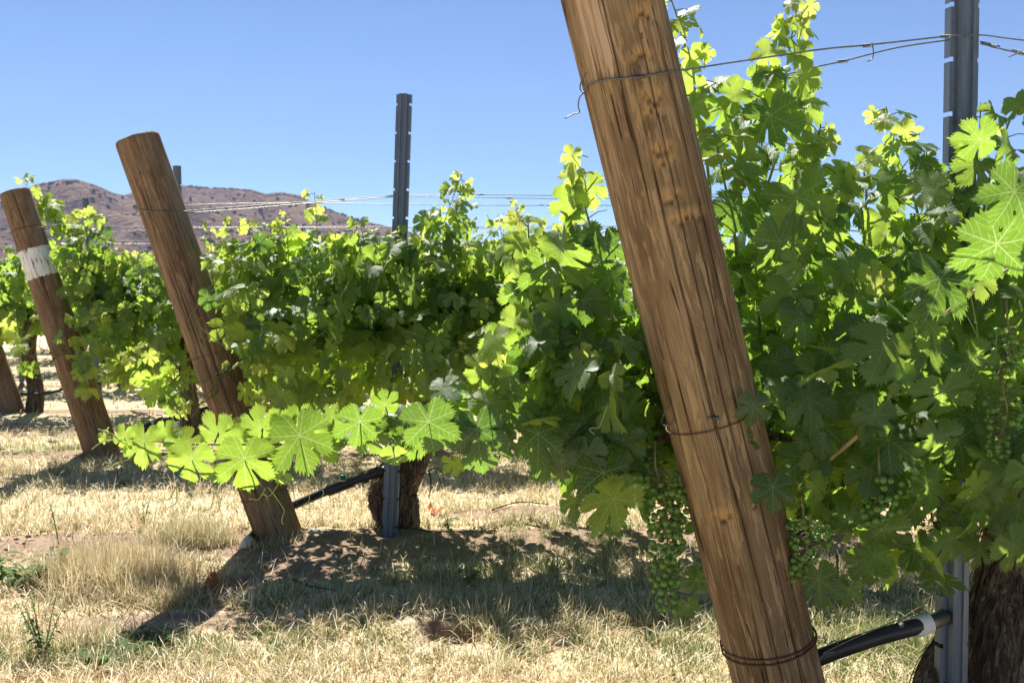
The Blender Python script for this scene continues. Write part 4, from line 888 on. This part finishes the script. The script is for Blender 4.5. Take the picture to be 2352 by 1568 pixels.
# ================================================================ WIRES
def ring(c, ax, r, wr=.0016, a0=0., a1=6.3, tilt=(0, 0, 0), n=48):
    ax = (Vector(ax).normalized()+Vector(tilt)).normalized(); u = Vector((1, 0, 0)); u = (u-ax*u.dot(ax)).normalized(); v = ax.cross(u)
    return [Vector(c)+(u*math.cos(a)+v*math.sin(a))*r for a in np.linspace(a0, a1, n)]
def knot(mb, p, d, L=.022, r=.0032):
    d = Vector(d).normalized(); u = d.orthogonal().normalized(); v = d.cross(u); pts = []
    for i in range(40):
        a = i*.95; pts.append(Vector(p)+d*(L*(i/39-.5))+(u*math.cos(a)+v*math.sin(a))*r)
    mb.tube(pts, .0011, 5)
def wire(pts, r, mat, label, knots=(), hooks=(), name='trellis_wire'):
    mb = MB(); mb.tube(pts, r, 6); o = tag(mb.build(name, M[mat]), label, 'wire', 'trellis wires')
    if knots:
        for (p, d) in knots:
            k = MB(); knot(k, p, d); k.build('knot', M['wire'], o)
    for h in hooks:
        k = MB(); k.tube(bez(h, 6), .0013, 5); k.build('hook', M['wire'], o)
    return o
ax1 = (B1-A1).normalized(); c1, _ = along(A1, B1, 182, 2)
f1 = lambda x, y: P(x, y, 2.035-.008)
fr1 = [onpost(x, y, A1, B1, .0945) for x, y in [(1340, 204), (1352, 195), (1385, 185), (1420, 181), (1462, 178), (1505, 171), (1535, 166)]]
w1 = bez(fr1+[P(1640, 150, 2.10), P(1760, 132, 2.13), P(1900, 112, 2.17), P(2000, 103, 2.2), P(2178, 83, 2.27)], 5)
wire(w1, .00175, 'wire', 'upper wire looped round the near post and tied to the notched steel post', [(onpost(1470, 177, A1, B1, .095), (1, 0, .1)), (P(1992, 105, 2.19), (1, .1, .1)), (P(2172, 84, 2.26), (1, 0, 0))],
     [[P(2002, 98, 2.18), P(2006, 115, 2.18), P(2004, 135, 2.18), P(1992, 141, 2.18)], [onpost(x, y, A1, B1, .095) for x, y in [(1344, 168), (1334, 190), (1333, 206), (1341, 212), (1350, 200)]], [P(1340, 214, 2.04), P(1331, 225, 2.04), P(1328, 245, 2.05), P(1331, 258, 2.05), P(1318, 262, 2.05), P(1298, 272, 2.04)]])
wire(bez([P(1500, 236, 2.22), P(1625, 210, 2.24), P(1760, 183, 2.25), P(1870, 155, 2.26), P(1940, 140, 2.27), P(2060, 110, 2.28), P(2180, 92, 2.29)], 6), .0016, 'wire', 'lower of the two wires between the near post and the notched steel post', [(P(1936, 141, 2.27), (1, 0, .1))])
wire(bez([P(2178, 83, 2.27), P(2255, 81, 2.27), P(2352, 93, 2.35), P(2700, 130, 2.4), P(3100, 160, 2.4)], 4), .0015, 'wire', 'upper wire leaving the notched steel post towards the right edge')
wire(bez([P(2255, 99, 2.27), P(2352, 124, 2.3), P(2700, 180, 2.35), P(3100, 220, 2.4)], 4), .0016, 'wire', 'lower wire with twisted joiners right of the notched steel post', [(P(2263, 101, 2.27), (1, 0, -.2)), (P(2285, 107, 2.28), (1, 0, -.2)), (P(2335, 118, 2.3), (1, 0, -.2)), (P(2350, 124, 2.3), (1, 0, -.2))], [[P(2345, 120, 2.29), P(2325, 128, 2.29), P(2315, 132, 2.29)]])
cm, _ = along(A1, B1, 957, 2); rr1 = .0945
wire(ring(cm, ax1, rr1+.003, n=50, tilt=(-.05, 0, 0))+[P(1900, 985, 2.3), P(2100, 1000, 2.35)], .0014, 'rust', 'thin rusty wire tied round the middle of the near post', [(onpost(1640, 960, A1, B1, .095), (1, 0, 0))], [[onpost(x, y, A1, B1, .097) for x, y in [(1538, 918), (1527, 945), (1520, 968), (1528, 978), (1542, 972), (1550, 958)]]], name='tie_wire')
cm, _ = along(A1, B1, 1476, 2)
wire(ring(cm, ax1, rr1+.003, n=50, tilt=(.02, 0, 0)), .0020, 'rust', 'lowest rusty wire hoop round the near post', name='wire_hoop')
cm, _ = along(A1, B1, 1468, 2)
wire(ring(cm, ax1, rr1+.003, n=50, tilt=(.06, .02, 0)), .0018, 'rust', 'slightly higher rusty hoop crossing the lowest one on the near post', name='wire_hoop')
wire(bez([P(1848, 1450, 2.2), P(1900, 1370, 2.15), P(1960, 1270, 2.2)], 5), .0012, 'wire', 'thin slanting wire rising from the hoops of the near post', name='tie_wire')
wire(bez([P(1890, 1500, 2.1), P(1950, 1470, 2.1), P(2020, 1440, 2.1), P(2120, 1400, 2.2)], 5), .0012, 'wire', 'loose wire lying along the black pipe under the near vine', (), [[P(1875, 1540, 2.1), P(1885, 1510, 2.1), P(1900, 1500, 2.1), P(1915, 1495, 2.1)], [P(1893, 1460, 2.1), P(1900, 1478, 2.1), P(1918, 1470, 2.1), P(1925, 1480, 2.1)]], name='tie_wire')
# second row
ax2 = (B2-A2).normalized(); c2, _ = along(A2, B2, 484, 4)
r2 = .0925
cz = [onpost(x, y, A2, B2, .0925) for x, y in [(322, 482), (335, 483), (350, 485), (380, 486), (410, 486), (424, 485)]]
wire(bez(cz+[P(560, 474, 4.35), P(700, 464, 4.37), P(770, 459, 4.38), P(905, 449, 4.4)], 5), .0021, 'wire', 'upper bright wire from the clear leaning post to the dark steel post', [(onpost(385, 486, A2, B2, .094), (1, 0, 0)), (P(785, 458, 4.38), (1, 0, 0))], [[P(325, 484, 4.24), P(316, 478, 4.24), P(312, 492, 4.24), P(318, 497, 4.24), P(325, 490, 4.24)]])
wire(bez([P(432, 489, 4.33), P(560, 480, 4.36), P(720, 466, 4.38), P(905, 452, 4.4)], 5), .0019, 'wire', 'lower strand running beside the upper bright wire to the dark steel post')
wire(bez([P(905, 449, 4.4), P(1080, 447, 4.4), P(1300, 449, 4.4), P(1700, 446, 4.4), P(2352, 440, 4.4), P(2900, 440, 4.4)], 5), .0016, 'wire', 'top wire running level to the right from the dark steel post', [(P(1062, 447, 4.4), (1, 0, 0)), (P(1105, 447, 4.4), (1, 0, 0))])
wire(bez([P(905, 452, 4.4), P(1080, 453, 4.4), P(1300, 456, 4.4), P(1700, 452, 4.4), P(2352, 447, 4.4), P(2900, 447, 4.4)], 5), .0016, 'wire', 'wire just under the top wire right of the dark steel post', [(P(1170, 455, 4.4), (1, 0, 0))])
cm, _ = along(A2, B2, 812, 4)
wire(ring(cm, ax2, .0945, n=40, tilt=(.06, 0, -.06))+[P(620, 838, 4.4), P(900, 850, 4.4)], .0013, 'rust', 'thin dark wire slanting round the middle of the clear leaning post', name='tie_wire')
cm, _ = along(A2, B2, 1135, 4)
wire(ring(cm, ax2, .096, n=40, tilt=(.02, 0, 0)), .0018, 'rust', 'rusty hoop low on the clear leaning post just under the sunlit leaves', name='wire_hoop')
wire(bez([P(655, 1128, 4.25), P(720, 1090, 4.3), P(800, 1060, 4.35), P(880, 1035, 4.4)], 5), .0014, 'rust', 'thin wire rising above the black pipe of the middle row', (), [[P(680, 1110, 4.27), P(690, 1130, 4.27), P(700, 1150, 4.27)], [P(672, 1110, 4.27), P(676, 1140, 4.27), P(684, 1158, 4.27)]], name='tie_wire')
# third row and beyond
wire(bez([P(25, 530, 6.46), P(40, 527, 6.46), P(80, 524, 6.5), P(180, 508, 6.55), P(300, 490, 6.6), P(406, 472, 6.62), P(700, 466, 6.6), P(940, 470, 6.6), P(1300, 472, 6.6), P(1700, 470, 6.6), P(2352, 466, 6.6)], 4), .0024, 'wire', 'wire from the white banded post passing low across the hills', [(P(1262, 471, 6.6), (1, 0, 0))], [[P(1240, 470, 6.6), P(1265, 473, 6.6), P(1290, 471, 6.6)]])
wire([P(85, 545, 6.55), P(180, 538, 6.6), P(400, 524, 6.62), P(700, 521, 6.6), P(1130, 520, 6.6), P(2352, 520, 6.6)], .0018, 'wire', 'lowest faint level wire crossing the sky below the others')
wire([P(-135, 560, 8.8), P(30, 541, 8.8), P(196, 520, 8.85), P(700, 523, 8.85), P(1500, 525, 8.85)], .0024, 'wire', 'far pale wire left of the white banded post')
wire([P(-135, 590, 8.8), P(30, 573, 8.8), P(196, 560, 8.85), P(700, 560, 8.85)], .0024, 'wire', 'lower far pale wire left of the white banded post')
cm, _ = along(A3, B3, 527, 6)
wire(ring(cm, (B3-A3), .098, n=36), .0020, 'rust', 'rusty hoop near the top of the white banded post', name='wire_hoop')
wire(bez([P(-60, 738, 8.8), P(20, 742, 8.8), P(60, 760, 8.8), P(180, 770, 8.8)], 4), .004, 'wire', 'far low wire left of the white banded post at canopy height')
wire(bez([P(40, 862, 8.7), P(90, 868, 8.7), P(170, 862, 8.75), P(330, 850, 8.8)], 4), .003, 'wire', 'far wire just above the thin black hose')
# ================================================================ PIPES
def pipe(pts, r, label, collars=(), name='irrigation_pipe', cap=None, extra=None):
    mb = MB(); mb.tube(pts, r, 16); o = tag(mb.build(name, M['pipe']), label, 'pipe', 'black irrigation pipes')
    for (a, b, rr, mt) in collars:
        k = MB(); a, b = Vector(a), Vector(b); k.tube([a, a.lerp(b, .06), a.lerp(b, .94), b], [rr*.93, rr, rr, rr*.93], 18); k.build('collar', M[mt], o)
    if cap:
        k = MB(); p, d, rr = cap; p = Vector(p); d = Vector(d).normalized()
        k.tube([p-d*.03, p-d*.028, p+d*.018, p+d*.026, p+d*.028], [rr*.9, rr, rr, rr*.8, rr*.4], 16); k.build('end_cap', M['white'], o)
    return o
pipe(bez([P(1760, 1575, 2.20), P(1870, 1515, 2.18), P(2000, 1467, 2.16), P(2125, 1432, 2.17), P(2190, 1408, 2.40), P(2212, 1402, 2.44)], 6), .0170, 'black pipe with white coupling between the near post and the vine trunk', [(P(2098, 1441, 2.16), P(2137, 1427, 2.165), .0215, 'white')])
p2 = bez([P(563, 1252, 4.20), P(592, 1215, 4.40), P(615, 1192, 4.50), P(645, 1170, 4.52), P(680, 1158, 4.48), P(760, 1124, 4.42), P(880, 1080, 4.40), P(960, 1050, 4.5)], 6)
k_ = pipe(p2, .0175, 'black pipe with ribbed fittings and white capped end by the clear leaning post', [(P(752, 1128, 4.42), P(812, 1105, 4.41), .0225, 'pipe'), (P(812, 1105, 4.41), P(828, 1099, 4.41), .019, 'pipe'), (P(828, 1099, 4.41), P(842, 1094, 4.41), .025, 'pipe'), (P(850, 1090, 4.41), P(872, 1082, 4.4), .024, 'pipe')], cap=(P(566, 1248, 4.20), P(556, 1262, 4.15)-P(566, 1248, 4.20), .021))
kb = MB(); kb.tube([P(787, 1102, 4.38), P(787, 1096, 4.38), P(787, 1090, 4.38)], [.010, .012, .010], 12); kb.build('valve_knob', M['green_p'], k_)
pipe(bez([P(160, 1072, 6.4), P(215, 1040, 6.6), P(300, 1000, 6.72), P(410, 958, 6.65), P(520, 930, 6.65)], 6), .022, 'black pipe slanting up from the ground behind the white banded post', [(P(318, 990, 6.7), P(352, 976, 6.69), .030, 'pipe'), (P(360, 973, 6.69), P(376, 967, 6.68), .030, 'pipe')])
pipe(bez([P(48, 905, 8.6), P(90, 905, 8.6), P(130, 898, 8.65), P(160, 890, 8.7), P(300, 870, 8.8)], 6), .013, 'thin black hose curving above the grass at far left', name='hose')
# ================================================================ SMALL THINGS ON THE GROUND
def ground_at(x, y): g = G(x, y); g.z = gz(g.x, g.y); return g
def weed(px, py, h, nst, spread, nl, lsz, label, tone=.2, dry=False):
    g = ground_at(px, py); e = empty('weed', g, label, 'weed', 'weeds growing in the grass'); s_ = MB(); l_ = MB()
    for i in range(nst):
        a = RS.uniform(0, 6.28); d = Vector((math.cos(a)*spread, math.sin(a)*spread, 1)).normalized(); hh = h*RS.uniform(.6, 1)
        pts = [g+d*(hh*t)+Vector((math.cos(a), math.sin(a), 0))*spread*hh*t*t*.5 for t in (0, .33, .66, 1)]; s_.tube(pts, [.0022, .0018, .0014, .0008], 5)
        for k in range(nl):
            t = .15+.85*k/nl; p = pts[0].lerp(pts[-1], t); b = a+k*2.4; o_ = Vector((math.cos(b), math.sin(b), .35)); sd2 = Vector((-o_.y, o_.x, 0)); L = lsz*RS.uniform(.6, 1.1)
            V = []; n = 6
            for q in range(n+1):
                u = q/n; wv = L*.22*math.sin(math.pi*min(1, u*.93+.07))*(1.15 if q % 2 else .85); c = p+o_*L*u+Vector((0, 0, -L*.6*u*u)); V += [tuple(c-sd2*wv), tuple(c+Vector((0, 0, -wv*.3))), tuple(c+sd2*wv)]
            Q = [(3*q+j, 3*q+j+1, 3*q+j+4, 3*q+j+3) for q in range(n) for j in (0, 1)]; l_.add(V, Q)
    s_.build('stem', M['rachis' if dry else 'cane'], e)
    if nl: l_.build('foliage', M['weedleaf'], e)
    return e
M['weedleaf'] = mat_simple('weed_leaf', (.04, .09, .02), (.08, .15, .035), 30, .85, .2, trans=(.18, .36, .06))
weed(65, 1345, .15, 10, .8, 8, .07, 'leafy green weed on the bare patch at the left edge')
weed(135, 1270, .22, 2, .12, 7, .03, 'tall thin weed stalk with a few leaves left of the straw tufts')
weed(330, 1230, .17, 2, .2, 6, .032, 'thin leaning weed stalk above the straw tufts')
weed(250, 1525, .08, 11, 1.1, 8, .048, 'low dark green weed at the bottom left of the sandy patch')
weed(100, 1520, .20, 9, .25, 12, .026, 'upright fine leaved weed in the lower left corner')
weed(340, 1490, .08, 10, 1.0, 7, .05, 'low spreading weed at the tip of the post shadow')
weed(275, 1120, .06, 5, .9, 6, .035, 'small green weed in the straw below the shadow of the white banded post')
weed(1075, 1350, .12, 5, .3, 3, .05, 'tuft of upright green blades at the edge of the vine shade')
weed(1030, 1240, .10, 4, .4, 4, .04, 'small green weed in the shade right of the trunk')
weed(1490, 1395, .05, 6, .9, 4, .03, 'small green weed in the sunlit straw left of the near post')
weed(550, 905, .14, 6, .6, 6, .06, 'green weed between the two left rows')
def dead_leaf(px, py, sz, label, mt='dead'):
    g = ground_at(px, py)+Vector((0, 0, .018)); v3, uv, q, t = LT[1][RS.randint(8)]
    v = v3.copy()*sz; v[:, 2] = v[:, 2]*2.2+.35*(v[:, 1]**2)/sz
    me = np_mesh('fallen_leaf', v, [t], True); o = link('fallen_leaf', me, M[mt]); o.location = g; o.rotation_euler = (RS.uniform(-.9, .4), RS.uniform(-.6, .6), RS.uniform(0, 6))
    return tag(o, label, 'leaf', 'curled dead leaves on the soil')
dead_leaf(497, 1352, .09, 'orange curled dead leaf catching the sun by the burrow'); dead_leaf(478, 1375, .08, 'rusty dead leaf flat beneath the orange curled one'); dead_leaf(535, 1328, .07, 'brown dead leaf lying at the mouth of the burrow')
dead_leaf(455, 1368, .07, 'dark brown dead leaf left of the orange curled one'); dead_leaf(1000, 1185, .09, 'small dead leaf on the sunlit soil right of the trunk')
def twig(pts, label):
    g = [ground_at(*p)+Vector((0, 0, .012)) for p in pts]; mb = MB(); c = bez(g, 5); mb.tube(c, [.004-.002*i/len(c) for i in range(len(c))], 6)
    tag(mb.build('twig', M['bark']), label, 'twig', 'dry prunings on the ground')
twig([(640, 1330), (700, 1352), (770, 1362)], 'thin dry twig on the dark soil right of the burrow'); twig([(930, 1240), (1000, 1252), (1080, 1248)], 'dry pruning lying on the mound right of the steel post foot')
twig([(1130, 1190), (1190, 1172), (1260, 1180)], 'dry pruning on the sunlit soil beyond the shade')
def stone(px, py, s, label):
    g = ground_at(px, py); mb = MB(); mb.ball((0, 0, s*.3), s, 14, 10, (1.3, 1, .6)); me_o = mb.build('stone', M['stone'])
    for v in me_o.data.vertices: v.co *= 1+.22*noise.noise(v.co/s*1.4+Vector((px, 0, 0)))
    me_o.location = g; tag(me_o, label, 'stone', 'stones in the dirt')
stone(722, 1254, .022, 'pale stone just right of the foot of the clear leaning post'); stone(1180, 1215, .016, 'small stone on the sunlit soil behind the shade'); stone(545, 1292, .012, 'pebble on the dirt mound below the white pipe cap')
